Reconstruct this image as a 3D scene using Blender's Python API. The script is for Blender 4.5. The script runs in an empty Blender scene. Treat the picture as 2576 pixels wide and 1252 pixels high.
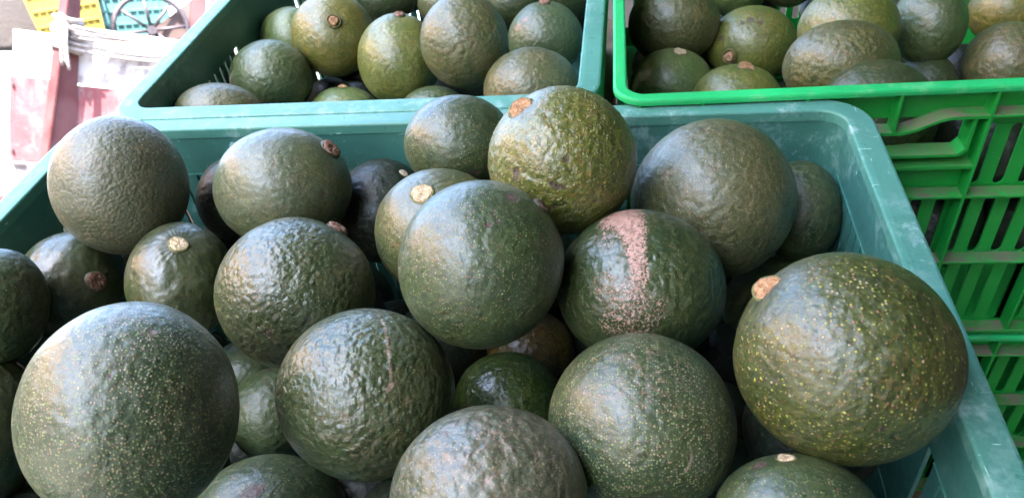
import bpy, bmesh, math, random
import numpy as np
from mathutils import Matrix, Vector

random.seed(7)
np.random.seed(7)
scene = bpy.context.scene
COL = scene.collection
R = math.radians

# ------------------------------------------------------------------ frame
# The crates stand on a display stand tilted towards the customer: their
# coordinates are given in that tilted frame (x right, y away, z off the rims).
TILT = R(30.0)
FRAME = Matrix.Translation((0, 0, 0.95)) @ Matrix.Rotation(TILT, 4, 'X')
GROUND_Z = -0.12

# ----------------------------------------------------------------- camera
cam_d = bpy.data.cameras.new('camera')
cam = bpy.data.objects.new('camera', cam_d)
COL.objects.link(cam)
cam.matrix_world = FRAME @ Matrix((
    (0.98764, 0.00375, 0.15671, 0.1423),
    (0.11511, 0.66113, -0.74141, -0.4654),
    (-0.10639, 0.75026, 0.65251, 0.2875),
    (0, 0, 0, 1)))
cam_d.sensor_width = 36.0
cam_d.lens = 36.0 * 1935.0 / 2576.0
cam_d.clip_start = 0.02
cam_d.clip_end = 3000.0
cam_d.dof.use_dof = True
cam_d.dof.focus_distance = 0.44
cam_d.dof.aperture_fstop = 27.0 / 1.6
scene.camera = cam

# ------------------------------------------------------------ light, sky
SUN_EL, SUN_AZ = R(60), R(177)          # azimuth clockwise from +Y: front left
world = bpy.data.worlds.new('World')
scene.world = world
world.use_nodes = True
wn = world.node_tree.nodes
wl = world.node_tree.links
bg = wn['Background']
sky = wn.new('ShaderNodeTexSky')
sky.sky_type = 'NISHITA'
sky.sun_disc = False
sky.sun_elevation = SUN_EL
sky.sun_rotation = SUN_AZ
sky.air_density = 1.0
sky.dust_density = 2.0
sky.ozone_density = 1.0
wl.new(sky.outputs['Color'], bg.inputs['Color'])
bg.inputs['Strength'].default_value = 0.15
sun_d = bpy.data.lights.new('sun', 'SUN')
sun_d.energy = 4.2
sun_d.angle = R(0.5)
sun_d.color = (1.0, 0.94, 0.86)
sun = bpy.data.objects.new('sun', sun_d)
COL.objects.link(sun)
sdir = Vector((math.sin(SUN_AZ) * math.cos(SUN_EL), math.cos(SUN_AZ) * math.cos(SUN_EL), math.sin(SUN_EL)))
sun.rotation_euler = sdir.to_track_quat('Z', 'Y').to_euler()
sun.location = sdir * 20

scene.view_settings.view_transform = 'Standard'
scene.view_settings.look = 'None'
scene.view_settings.gamma = 1.0
scene.view_settings.exposure = 4.2
scene.render.engine = 'CYCLES'
scene.cycles.max_bounces = 8
scene.cycles.use_denoising = True


# ------------------------------------------------------------- node helper
class NT:
    def __init__(self, name):
        self.m = bpy.data.materials.new(name)
        self.m.use_nodes = True
        self.t = self.m.node_tree
        self.n = self.t.nodes
        self.b = self.n['Principled BSDF']

    def _in(self, sock, v):
        if isinstance(v, bpy.types.NodeSocket):
            self.t.links.new(v, sock)
        elif isinstance(v, (tuple, list)) and len(v) == 3 and sock.type == 'RGBA':
            sock.default_value = (*v, 1)
        elif isinstance(v, (int, float)) and sock.type == 'RGBA':
            sock.default_value = (v, v, v, 1)
        elif isinstance(v, (int, float)) and sock.type == 'VECTOR':
            sock.default_value = (v, v, v)
        else:
            sock.default_value = v

    def coord(self, scale=None, rand=True):
        tc = self.n.new('ShaderNodeTexCoord').outputs['Object']
        if rand:
            oi = self.n.new('ShaderNodeObjectInfo')
            k = self.math('MULTIPLY', oi.outputs['Random'], 37.0)
            tc = self.vec('ADD', tc, k)
        if scale:
            tc = self.vec('MULTIPLY', tc, scale)
        return tc

    def vec(self, op, a, b):
        n = self.n.new('ShaderNodeVectorMath')
        n.operation = op
        self._in(n.inputs[0], a)
        self._in(n.inputs[1], b)
        return n.outputs[0]

    def math(self, op, a, b=0.0, clamp=False):
        n = self.n.new('ShaderNodeMath')
        n.operation = op
        n.use_clamp = clamp
        self._in(n.inputs[0], a)
        self._in(n.inputs[1], b)
        return n.outputs[0]

    def noise(self, co, scale, detail=2.0, rough=0.5, dist=0.0, out='Fac'):
        n = self.n.new('ShaderNodeTexNoise')
        self._in(n.inputs['Vector'], co)
        n.inputs['Scale'].default_value = scale
        n.inputs['Detail'].default_value = detail
        n.inputs['Roughness'].default_value = rough
        n.inputs['Distortion'].default_value = dist
        return n.outputs[out]

    def voro(self, co, scale, feature='F1', rnd=1.0):
        n = self.n.new('ShaderNodeTexVoronoi')
        n.feature = feature
        self._in(n.inputs['Vector'], co)
        n.inputs['Scale'].default_value = scale
        n.inputs['Randomness'].default_value = rnd
        return n.outputs

    def step(self, v, lo, hi, a=0.0, b=1.0):
        n = self.n.new('ShaderNodeMapRange')
        n.interpolation_type = 'SMOOTHSTEP'
        n.inputs['From Min'].default_value = 0
        self._in(n.inputs['Value'], v)
        self._in(n.inputs['From Min'], lo)
        self._in(n.inputs['From Max'], hi)
        self._in(n.inputs['To Min'], a)
        self._in(n.inputs['To Max'], b)
        return n.outputs[0]

    def mix(self, f, a, b, mode='MIX'):
        n = self.n.new('ShaderNodeMix')
        n.data_type = 'RGBA'
        n.blend_type = mode
        self._in(n.inputs[0], f)
        self._in(n.inputs[6], a)
        self._in(n.inputs[7], b)
        return n.outputs[2]

    def attr(self, name):
        n = self.n.new('ShaderNodeAttribute')
        n.attribute_name = name
        return n.outputs['Fac']

    def sep(self, c):
        n = self.n.new('ShaderNodeSeparateColor')
        self._in(n.inputs[0], c)
        return n.outputs

    def bump(self, h, dist, strength=1.0):
        n = self.n.new('ShaderNodeBump')
        n.inputs['Strength'].default_value = strength
        n.inputs['Distance'].default_value = dist
        self._in(n.inputs['Height'], h)
        self.t.links.new(n.outputs[0], self.b.inputs['Normal'])

    def set(self, **k):
        names = dict(color='Base Color', rough='Roughness', spec='Specular IOR Level', metal='Metallic',
                     coat='Coat Weight', coat_rough='Coat Roughness', trans='Transmission Weight')
        for a, v in k.items():
            self._in(self.b.inputs[names[a]], v)
        return self.m


# --------------------------------------------------------------- materials
def avocado_material(name, base, base2, dot=(0.20, 0.24, 0.05), dot2=(0.26, 0.13, 0.06), dscale=390, dsize=0.30,
                     damt=0.9, pebble=230, peb=0.6, wart=0.25, rough=0.40, fine=0.35, gloss=1.0, mottle=0.22):
    k = NT(name)
    base, base2 = [tuple(c * f for c, f in zip(b_, (1.10, 1.20, 0.84))) for b_ in (base, base2)]
    co = k.coord()
    macro = k.noise(co, 32, 3, 0.55)
    mid = k.noise(co, 140, 3, 0.6)
    fin = k.noise(co, 700, 2, 0.6)
    col = k.mix(k.step(macro, 0.36, 0.66), base, base2)
    col = k.mix(k.math('MULTIPLY', k.step(mid, 0.35, 0.75), mottle), col,
                tuple(c * f for c, f in zip(base2, (1.55, 1.45, 1.25))))
    col = k.mix(k.math('MULTIPLY', k.step(fin, 0.5, 0.8), 0.35), col, tuple(c * 0.45 for c in base))
    # fine mottling of the rind, olive, brown and near black
    cell = k.voro(k.vec('ADD', co, k.vec('MULTIPLY', k.noise(co, 900, 2, 0.5, 0, 'Color'), (0.0008,) * 3)), max(720, dscale * 1.9))
    cr = k.sep(cell['Color'])
    col = k.mix(k.math('MULTIPLY', k.step(cr[0], 0.55, 0.85), 0.40), col, tuple(c * f for c, f in zip(base2, (2.0, 1.75, 1.1))))
    col = k.mix(k.math('MULTIPLY', k.step(cr[1], 0.60, 0.9), 0.55), col, tuple(c * f for c, f in zip(base, (0.45, 0.5, 0.5))))
    brown = k.math('MULTIPLY', k.step(cr[2], 0.70, 0.85), k.step(k.noise(co, 70, 3, 0.6), 0.42, 0.62))
    col = k.mix(k.math('MULTIPLY', brown, 0.42), col, (base2[0] * 2.6 + 0.02, base2[1] * 1.15 + 0.008, base2[2] * 1.3 + 0.006))
    # lenticels: two sizes of pale specks
    warp = k.vec('ADD', co, k.vec('MULTIPLY', k.noise(co, 500, 2, 0.5, 0, 'Color'), (0.0003,) * 3))
    v = k.voro(warp, dscale * 1.40, 'F1', 0.85)
    rnd = k.sep(v['Color'])
    size = k.math('MULTIPLY', k.step(rnd[0], 0.1, 1.0, 0.5, 1.25), dsize * 1.22)
    m1 = k.step(v['Distance'], k.math('MULTIPLY', size, 0.55), size, 1.0, 0.0)
    v2 = k.voro(co, dscale * 1.75, 'F1', 0.9)
    rnd2 = k.sep(v2['Color'])
    size2 = k.math('MULTIPLY', k.step(rnd2[1], 0.0, 1.0, 0.6, 1.2), dsize * 0.75)
    m2 = k.step(v2['Distance'], k.math('MULTIPLY', size2, 0.5), size2, 1.0, 0.0)
    bare = k.attr('bare')
    patch = k.step(k.noise(co, 55, 2, 0.5), 0.30, 0.55, 0.55, 1.0)
    dm = k.math('MAXIMUM', m1, k.math('MULTIPLY', m2, 0.6))
    dm = k.math('MULTIPLY', dm, k.math('MULTIPLY', patch, k.math('SUBTRACT', 1.0, k.math('MULTIPLY', bare, 0.85))))
    dcol = k.mix(k.step(rnd[1], 0.45, 0.75), dot, dot2)
    dcol = k.mix(k.step(rnd[2], 0.75, 0.9), dcol, (0.36, 0.29, 0.17))
    col = k.mix(k.math('MULTIPLY', dm, damt), col, dcol)
    col = k.mix(k.math('MULTIPLY', k.step(bare, 0.72, 0.95), 0.55), col, (0.022, 0.022, 0.009))
    # scars that belong to the single fruit
    net_a = k.attr('net')
    edge = k.voro(k.vec('ADD', co, k.vec('MULTIPLY', k.noise(co, 260, 3, 0.6, 0, 'Color'), (0.005,) * 3)), 260, 'DISTANCE_TO_EDGE')['Distance']
    lines = k.math('MULTIPLY', k.step(edge, 0.02, 0.11, 1.0, 0.0), k.step(k.noise(co, 120, 2, 0.6), 0.46, 0.60))
    netm = k.math('MULTIPLY', lines, net_a)
    col = k.mix(k.math('MULTIPLY', netm, 0.75), col, (0.31, 0.18, 0.125))
    vein = k.attr('vein')
    vm = k.step(k.math('ADD', vein, k.math('MULTIPLY', k.noise(co, 520, 3, 0.7), 1.1)), 1.02, 1.38)
    col = k.mix(k.math('MULTIPLY', vm, 0.6), col, (0.34, 0.23, 0.17))
    rus = k.attr('russet')
    crk = k.step(k.noise(co, 820, 3, 0.6, 0.5), 0.36, 0.64)
    rm = k.step(k.math('ADD', rus, k.math('MULTIPLY', crk, 0.75)), 0.92, 1.12)
    col = k.mix(k.math('MULTIPLY', rm, 0.84), col, k.mix(k.step(fin, 0.3, 0.7), (0.38, 0.19, 0.135), (0.50, 0.31, 0.24)))
    scb = k.attr('scab')
    sm = k.step(k.math('ADD', scb, k.math('MULTIPLY', k.step(k.noise(co, 560, 3, 0.65), 0.34, 0.66), 0.7)), 0.80, 1.02)
    col = k.mix(k.math('MULTIPLY', sm, 0.92), col, k.mix(k.step(k.noise(co, 900, 2), 0.4, 0.62), (0.030, 0.018, 0.012), (0.12, 0.062, 0.036)))
    rough += 0.06
    r = k.step(mid, 0.3, 0.7, rough - 0.05, rough + 0.08)
    r = k.mix(k.math('MULTIPLY', dm, 0.6), r, 0.55)
    r = k.mix(k.math('MAXIMUM', rm, sm), r, 0.7)
    # relief
    pb = k.voro(k.vec('ADD', co, k.vec('MULTIPLY', k.noise(co, pebble * 0.8, 2, 0.5, 0, 'Color'), (0.9 / pebble,) * 3)), pebble, 'SMOOTH_F1')['Distance']
    pb = k.math('POWER', k.math('MULTIPLY', pb, 1.25), 1.6)
    wrk = k.noise(co, pebble * 1.25, 1.5, 0.45, 0.15)
    soft = k.math('SUBTRACT', 1.0, k.math('MULTIPLY', bare, 0.6))
    peb = 0.25 + peb * 1.35
    h = k.math('MULTIPLY', k.math('ADD', k.math('MULTIPLY', pb, -1.15 * peb), k.math('MULTIPLY', wrk, peb * 1.0)), soft)
    h = k.math('ADD', h, k.math('MULTIPLY', dm, wart))
    h = k.math('ADD', h, k.math('MULTIPLY', fin, fine * 0.4))
    h = k.math('ADD', h, k.math('MULTIPLY', k.math('ADD', rm, k.math('MULTIPLY', vm, 0.4)), 0.25))
    h = k.math('SUBTRACT', h, k.math('MULTIPLY', sm, 0.5))
    k.bump(h, 0.00062, 1.0)
    return k.set(color=col, rough=r, spec=0.78 * (0.4 + 0.6 * gloss), coat=0.30 * gloss, coat_rough=0.26)


DG = (0.020, 0.034, 0.015)
AVO = {
    'dotted': avocado_material('avocado_skin_dotted', (0.020, 0.036, 0.020), (0.034, 0.048, 0.022), dot=(0.22, 0.27, 0.075), dot2=(0.33, 0.21, 0.12), dscale=600, dsize=0.34, peb=0.45, wart=0.3, rough=0.40),
    'dotted2': avocado_material('avocado_skin_fine_dots', (0.018, 0.034, 0.018), (0.032, 0.050, 0.020), dot=(0.20, 0.24, 0.055), dscale=520, dsize=0.27, damt=0.85, peb=0.35, wart=0.25, rough=0.39),
    'speckle': avocado_material('avocado_skin_speckled', (0.024, 0.033, 0.008), (0.040, 0.048, 0.010), dot=(0.33, 0.32, 0.04), dot2=(0.20, 0.09, 0.03), dscale=370, dsize=0.27, damt=0.92, peb=0.60, wart=0.4, rough=0.40),
    'bumpy': avocado_material('avocado_skin_bumpy', (0.022, 0.034, 0.015), (0.036, 0.047, 0.020), dot=(0.21, 0.23, 0.06), dscale=560, dsize=0.24, damt=0.75, pebble=290, peb=0.85, wart=0.2, rough=0.34),
    'grey': avocado_material('avocado_skin_grey', (0.050, 0.054, 0.040), (0.072, 0.072, 0.050), dot=(0.19, 0.18, 0.10), dot2=(0.14, 0.10, 0.09), dscale=620, dsize=0.22, damt=0.5, pebble=420, peb=0.36, wart=0.1, rough=0.50),
    'olive': avocado_material('avocado_skin_olive', (0.034, 0.042, 0.018), (0.060, 0.062, 0.030), dot=(0.24, 0.23, 0.07), dot2=(0.20, 0.14, 0.07), dscale=560, dsize=0.27, damt=0.75, peb=0.5, wart=0.2, rough=0.46),
    'warty': avocado_material('avocado_skin_warty', (0.052, 0.064, 0.013), (0.092, 0.092, 0.016), dot=(0.32, 0.31, 0.08), dot2=(0.20, 0.11, 0.05), dscale=400, dsize=0.33, damt=0.62, pebble=230, peb=0.9, wart=0.9, rough=0.36),
    'russet': avocado_material('avocado_skin_scarred', (0.016, 0.032, 0.014), (0.030, 0.044, 0.016), dot=(0.17, 0.20, 0.05), dot2=(0.25, 0.14, 0.08), dscale=620, dsize=0.25, damt=0.75, peb=0.8, wart=0.2, rough=0.34),
    'pinknet': avocado_material('avocado_skin_pink_net', (0.036, 0.046, 0.033), (0.056, 0.060, 0.044), dot=(0.32, 0.27, 0.14), dot2=(0.30, 0.17, 0.12), dscale=540, dsize=0.28, damt=0.75, peb=0.9, wart=0.2, rough=0.40),
    'wrinkly': avocado_material('avocado_skin_shiny', (0.018, 0.027, 0.013), (0.032, 0.042, 0.016), dot=(0.17, 0.19, 0.05), dot2=(0.20, 0.09, 0.06), dscale=520, dsize=0.2, damt=0.65, pebble=150, peb=0.8, wart=0.15, rough=0.33),
    'smooth': avocado_material('avocado_skin_smooth', (0.034, 0.048, 0.030), (0.052, 0.062, 0.034), dot=(0.24, 0.26, 0.08), dscale=560, dsize=0.24, damt=0.7, peb=0.28, wart=0.18, rough=0.42),
    'smoothdot': avocado_material('avocado_skin_smooth_dots', (0.030, 0.042, 0.018), (0.055, 0.060, 0.024), dot=(0.28, 0.27, 0.08), dscale=520, dsize=0.27, damt=0.8, peb=0.3, wart=0.2, rough=0.38),
    'smooth2': avocado_material('avocado_skin_mid_green', (0.030, 0.052, 0.022), (0.048, 0.066, 0.024), dot=(0.12, 0.16, 0.05), dot2=(0.16, 0.09, 0.09), dscale=560, dsize=0.26, damt=0.5, peb=0.6, wart=0.1, rough=0.44),
    'pale': avocado_material('avocado_skin_pale', (0.050, 0.085, 0.032), (0.075, 0.105, 0.036), dot=(0.18, 0.22, 0.06), dot2=(0.20, 0.11, 0.10), dscale=520, dsize=0.26, damt=0.55, peb=0.45, wart=0.1, rough=0.42),
    'golden': avocado_material('avocado_skin_golden', (0.062, 0.070, 0.016), (0.115, 0.100, 0.022), dot=(0.24, 0.20, 0.05), dot2=(0.22, 0.10, 0.06), dscale=520, dsize=0.26, damt=0.6, peb=0.5, wart=0.15, rough=0.42),
    'yellowish': avocado_material('avocado_skin_yellowish', (0.056, 0.074, 0.018), (0.095, 0.105, 0.022), dot=(0.22, 0.22, 0.05), dot2=(0.24, 0.11, 0.06), dscale=480, dsize=0.28, damt=0.65, peb=0.45, wart=0.15, rough=0.42),
    'brownish': avocado_material('avocado_skin_brownish', (0.042, 0.052, 0.020), (0.068, 0.070, 0.026), dot=(0.20, 0.17, 0.06), dot2=(0.22, 0.12, 0.10), dscale=480, dsize=0.30, damt=0.6, peb=0.7, wart=0.15, rough=0.48),
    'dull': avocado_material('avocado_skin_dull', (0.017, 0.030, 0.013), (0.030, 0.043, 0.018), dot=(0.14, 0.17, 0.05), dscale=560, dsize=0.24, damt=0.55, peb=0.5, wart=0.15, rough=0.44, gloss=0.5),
    'hidden': avocado_material('avocado_skin_shade_dark', (0.008, 0.013, 0.011), (0.013, 0.019, 0.015), dot=(0.12, 0.14, 0.05), dscale=560, dsize=0.22, damt=0.35, peb=0.45, wart=0.15, rough=0.42, gloss=0.25),  # skin darkened to carry the shade deep in the gaps
    'glossy': avocado_material('avocado_skin_glossy', (0.020, 0.042, 0.010), (0.050, 0.080, 0.012), dot=(0.26, 0.27, 0.07), dot2=(0.30, 0.16, 0.10), dscale=460, dsize=0.3, damt=0.8, peb=0.7, wart=0.25, rough=0.27),
    'rusty': avocado_material('avocado_skin_reddish', (0.055, 0.030, 0.012), (0.095, 0.062, 0.014), dot=(0.30, 0.18, 0.05), dscale=460, dsize=0.3, damt=0.6, peb=0.7, wart=0.2, rough=0.33),
}


def cork_material(name, a, b, c):
    k = NT(name)
    co = k.coord()
    n1 = k.noise(co, 420, 4, 0.65, 0.5)
    n2 = k.noise(co, 1300, 3, 0.6)
    col = k.mix(k.step(n1, 0.35, 0.65), a, b)
    col = k.mix(k.step(n2, 0.52, 0.7), col, c)
    k.bump(k.math('ADD', n1, k.math('MULTIPLY', n2, 0.5)), 0.0012, 1.0)
    return k.set(color=col, rough=0.8, spec=0.25)


CORK = {
    'orange': cork_material('cork_orange', (0.30, 0.155, 0.07), (0.44, 0.27, 0.14), (0.13, 0.05, 0.025)),
    'tan': cork_material('cork_tan', (0.44, 0.32, 0.18), (0.62, 0.50, 0.32), (0.22, 0.12, 0.06)),
    'pale': cork_material('cork_pale', (0.50, 0.40, 0.28), (0.60, 0.50, 0.36), (0.25, 0.12, 0.08)),
    'brown': cork_material('cork_brown', (0.20, 0.10, 0.065), (0.33, 0.20, 0.13), (0.07, 0.03, 0.02)),
    'dark': cork_material('cork_dark', (0.10, 0.05, 0.03), (0.20, 0.11, 0.065), (0.04, 0.018, 0.012)),
    'stub': cork_material('cork_stub', (0.40, 0.22, 0.11), (0.48, 0.30, 0.17), (0.20, 0.09, 0.05)),
}


def simple(name, color, rough=0.5, var=0.25, scale=30, spec=0.5, bump=0.0, bscale=300, metal=0.0):
    k = NT(name)
    co = k.coord()
    n = k.noise(co, scale, 4, 0.6)
    col = k.mix(k.step(n, 0.3, 0.7), tuple(c * (1 - var) for c in color), tuple(min(1, c * (1 + var)) for c in color))
    if bump:
        k.bump(k.noise(co, bscale, 3, 0.6), bump)
    return k.set(color=col, rough=rough, spec=spec, metal=metal)


collar_m = simple('stem_collar', (0.12, 0.115, 0.03), 0.5, 0.35, 400, bump=0.0004, bscale=900)
collar_dark_m = simple('stem_collar_dark', (0.06, 0.055, 0.025), 0.5, 0.35, 400, bump=0.0004, bscale=900)


def crate_plastic(name, base, light, dust, dust_amt, scuff_amt, rough=0.36):
    k = NT(name)
    co = k.coord(rand=False)
    m = k.noise(co, 9, 4, 0.6)
    col = k.mix(k.step(m, 0.3, 0.72), tuple(c * 0.86 for c in base), tuple(c * 1.12 for c in base))
    # cloudy wear and short pale scratches
    wear = k.math('MULTIPLY', k.step(k.noise(co, 75, 6, 0.75), 0.48, 0.66), k.step(k.noise(co, 14, 2), 0.42, 0.62))
    col = k.mix(k.math('MULTIPLY', wear, scuff_amt * 0.55), col, light)
    sc = k.noise(k.vec('MULTIPLY', co, (900, 70, 300)), 1.0, 2, 0.5, 0.4)
    sc2 = k.noise(k.vec('MULTIPLY', co, (60, 700, 200)), 1.0, 2, 0.5, 0.4)
    scm = k.math('MULTIPLY', k.step(k.math('MAXIMUM', sc, sc2), 0.695, 0.75), k.step(k.noise(co, 26, 3), 0.5, 0.62))
    col = k.mix(k.math('MULTIPLY', scm, scuff_amt), col, tuple(min(1, c * 1.5 + 0.06) for c in light))
    geo = k.n.new('ShaderNodeNewGeometry')
    up = k.vec('DOT_PRODUCT', geo.outputs['Normal'], (0.0, -0.5, 0.866))
    n = k.n.new('ShaderNodeVectorMath')
    n.operation = 'DOT_PRODUCT'
    k.t.links.new(geo.outputs['Normal'], n.inputs[0])
    n.inputs[1].default_value = (0.0, -0.5, 0.866)
    dm = k.math('MULTIPLY', k.step(n.outputs['Value'], 0.75, 0.97), k.step(k.noise(co, 45, 4, 0.65), 0.28, 0.62))
    dm = k.math('MULTIPLY', dm, k.math('MULTIPLY', k.attr('dusty'), dust_amt))
    col = k.mix(dm, col, dust)
    r = k.step(k.noise(co, 120, 3, 0.6), 0.3, 0.7, rough - 0.06, rough + 0.10)
    r = k.mix(k.math('MAXIMUM', dm, k.math('MAXIMUM', wear, scm)), r, 0.7)
    edgeb = k.math('ADD', k.noise(co, 500, 3, 0.6), k.math('MULTIPLY', k.noise(co, 40, 2), 3.0))
    k.bump(edgeb, 0.0003, 0.6)
    return k.set(color=col, rough=r, spec=0.5)


teal_m = crate_plastic('teal_plastic', (0.044, 0.162, 0.128), (0.25, 0.42, 0.40), (0.22, 0.19, 0.15), 0.3, 0.8)
green_m = crate_plastic('green_plastic', (0.009, 0.295, 0.038), (0.20, 0.42, 0.22), (0.20, 0.155, 0.115), 0.95, 0.3, 0.40)


teal_rim_m = crate_plastic('teal_plastic_worn_sheen_rim', (0.074, 0.240, 0.184), (0.36, 0.50, 0.48), (0.22, 0.19, 0.15), 0.3, 0.95, 0.33)  # base colour lifted for scuffs and for the sky's sheen on the rims
green_rim_m = crate_plastic('green_plastic_worn_rim', (0.014, 0.420, 0.115), (0.36, 0.58, 0.36), (0.30, 0.26, 0.20), 0.4, 0.45, 0.40)


# ------------------------------------------------------------ mesh helpers
def link(name, mesh, mat=None, parent=None, loc=None):
    o = bpy.data.objects.new(name, mesh)
    if mat is not None and mesh is not None and not mesh.materials:
        mesh.materials.append(mat)
    COL.objects.link(o)
    if parent is not None:
        o.parent = parent
    if loc is not None:
        o.location = loc
    return o


def bm_obj(name, bm, mat, parent=None, loc=None, smooth=False):
    bmesh.ops.recalc_face_normals(bm, faces=bm.faces[:])
    me = bpy.data.meshes.new(name)
    bm.to_mesh(me)
    bm.free()
    if smooth:
        me.polygons.foreach_set('use_smooth', [True] * len(me.polygons))
    return link(name, me, mat, parent, loc)


def tag(o, label=None, cat=None, group=None, kind=None):
    if label:
        o['label'] = label
    if cat:
        o['category'] = cat
    if group:
        o['group'] = group
    if kind:
        o['kind'] = kind
    return o


def empty(name, loc, frame=None):
    o = bpy.data.objects.new(name, None)
    o.empty_display_size = 0.05
    COL.objects.link(o)
    o.matrix_world = (frame or Matrix.Identity(4)) @ Matrix.Translation(loc)
    return o


def box(bm, x0, x1, y0, y1, z0, z1, bevel=0.0):
    vs = [bm.verts.new(p) for p in ((x0, y0, z0), (x1, y0, z0), (x1, y1, z0), (x0, y1, z0), (x0, y0, z1), (x1, y0, z1), (x1, y1, z1), (x0, y1, z1))]
    fs = [bm.faces.new([vs[i] for i in f]) for f in ((3, 2, 1, 0), (4, 5, 6, 7), (0, 1, 5, 4), (1, 2, 6, 5), (2, 3, 7, 6), (3, 0, 4, 7))]
    if bevel:
        es = list({e for f in fs for e in f.edges})
        bmesh.ops.bevel(bm, geom=es, offset=bevel, segments=2, profile=0.6, affect='EDGES')
    return bm


def boxobj(name, dims, mat, parent=None, bevel=0.0, loc=None):
    return bm_obj(name, box(bmesh.new(), *dims, bevel=bevel), mat, parent, loc)


def extrude_poly(bm, pts, axis, a, b):
    """closed outline pts (2-D) pushed along an axis from a to b"""
    def P(p, t):
        return {'y': (p[0], t, p[1]), 'x': (t, p[0], p[1]), 'z': (p[0], p[1], t)}[axis]
    va = [bm.verts.new(P(p, a)) for p in pts]
    vb = [bm.verts.new(P(p, b)) for p in pts]
    bm.faces.new(va)
    bm.faces.new(vb[::-1])
    n = len(pts)
    for i in range(n):
        bm.faces.new((va[i], va[(i + 1) % n], vb[(i + 1) % n], vb[i]))
    return bm


def rect_path(x0, x1, y0, y1, r, o, seg=7):
    pts = []
    rr = r + o
    for cx, cy, a0 in ((x1 - r, y0 + r, -90), (x1 - r, y1 - r, 0), (x0 + r, y1 - r, 90), (x0 + r, y0 + r, 180)):
        for i in range(seg + 1):
            a = R(a0 + 90 * i / seg)
            pts.append((cx + rr * math.cos(a), cy + rr * math.sin(a)))
    return pts


def ring(name, rect, r, prof, mat, parent, seg=7, sub=1):
    """sweep a closed profile [(outward offset, z)] round a rounded rectangle"""
    bm = bmesh.new()
    rows = []
    for o, z in prof:
        rows.append([bm.verts.new((p[0], p[1], z)) for p in rect_path(*rect, r, o, seg)])
    n = len(rows[0])
    m = len(prof)
    for j in range(m):
        for i in range(n):
            bm.faces.new((rows[j][i], rows[j][(i + 1) % n], rows[(j + 1) % m][(i + 1) % n], rows[(j + 1) % m][i]))
    return bm_obj(name, bm, mat, parent)


def arc_post(name, cx, cy, r, a0, prof, mat, parent, seg=5):
    bm = bmesh.new()
    rows = []
    for o, z in prof:
        rows.append([bm.verts.new((cx + (r + o) * math.cos(R(a0 + 90 * i / seg)), cy + (r + o) * math.sin(R(a0 + 90 * i / seg)), z)) for i in range(seg + 1)])
    m = len(prof)
    for j in range(m):
        for i in range(seg):
            bm.faces.new((rows[j][i], rows[j][i + 1], rows[(j + 1) % m][i + 1], rows[(j + 1) % m][i]))
    bm.faces.new([rows[j][0] for j in range(m)])
    bm.faces.new([rows[j][seg] for j in range(m)][::-1])
    return bm_obj(name, bm, mat, parent)


def tube(bm, pts, rad, n=8, closed=False, flat=1.0):
    pts = [Vector(p) for p in pts]
    rings = []
    N = len(pts)
    for i, p in enumerate(pts):
        a = pts[(i - 1) % N] if (closed or i > 0) else pts[0]
        b = pts[(i + 1) % N] if (closed or i < N - 1) else pts[-1]
        t = (b - a).normalized()
        u = t.cross(Vector((0, 0, 1)))
        if u.length < 0.05:
            u = t.cross(Vector((0, 1, 0)))
        u.normalize()
        w = u.cross(t)
        rr = rad(i / max(1, N - 1)) if callable(rad) else rad
        rings.append([bm.verts.new(p + (u * math.cos(k * math.tau / n) * flat + w * math.sin(k * math.tau / n)) * rr) for k in range(n)])
    for i in range(N if closed else N - 1):
        A, B = rings[i], rings[(i + 1) % N]
        for k in range(n):
            bm.faces.new((A[k], A[(k + 1) % n], B[(k + 1) % n], B[k]))
    if not closed:
        bm.faces.new(rings[0][::-1])
        bm.faces.new(rings[-1])
    return bm


# ----------------------------------------------------------- the setting
def ground_material():
    k = NT('packed_earth_and_asphalt')
    co = k.coord(rand=False)
    a = k.noise(co, 0.35, 5, 0.6)
    b = k.noise(co, 6, 6, 0.65)
    c = k.noise(co, 60, 4, 0.7)
    col = k.mix(k.step(a, 0.35, 0.65), (0.10, 0.095, 0.088), (0.15, 0.14, 0.125))
    col = k.mix(k.math('MULTIPLY', k.step(b, 0.45, 0.7), 0.5), col, (0.07, 0.066, 0.06))
    col = k.mix(k.math('MULTIPLY', k.step(c, 0.55, 0.75), 0.5), col, (0.22, 0.20, 0.18))
    k.bump(k.math('ADD', b, k.math('MULTIPLY', c, 0.3)), 0.02)
    return k.set(color=col, rough=0.9, spec=0.2)


bm = bmesh.new()
bmesh.ops.create_grid(bm, x_segments=24, y_segments=24, size=900)
g = bm_obj('ground', bm, ground_material())
g.location = (0, 0, GROUND_Z)
tag(g, kind='structure')

# the display stand the crates rest on
wood_m = simple('stand_wood', (0.20, 0.13, 0.08), 0.7, 0.35, 12, bump=0.002, bscale=80)
H1, H2 = -0.238, -0.4865
st = empty('display_stand', (0.15, 0.2, H2), FRAME)
tag(st, 'sloped wooden display stand under the fruit crates', 'stand')
boxobj('stand_top', (-0.50, 0.62, -0.65, 0.48, -0.03, -0.001), wood_m, st)
boxobj('riser', (-0.47, -0.036, -0.63, 0.47, 0.0, H1 - H2 - 0.001), wood_m, st)
boxobj('riser', (-0.034, 0.16, -0.63, -0.20, 0.0, H1 - H2 - 0.001), wood_m, st)
inv = (FRAME @ Matrix.Translation((0.15, 0.2, H2))).inverted()
for lx, ly in ((-0.46, -0.6), (0.58, -0.6), (-0.46, 0.44), (0.58, 0.44)):
    top = (FRAME @ Matrix.Translation((0.15, 0.2, H2))) @ Vector((lx, ly, -0.03))
    bm = bmesh.new()
    zt = top.z
    box(bm, top.x - 0.025, top.x + 0.025, top.y - 0.025, top.y + 0.025, GROUND_Z, zt)
    bmesh.ops.transform(bm, matrix=inv, verts=bm.verts[:])
    bm_obj('leg', bm, wood_m, st)

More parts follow.
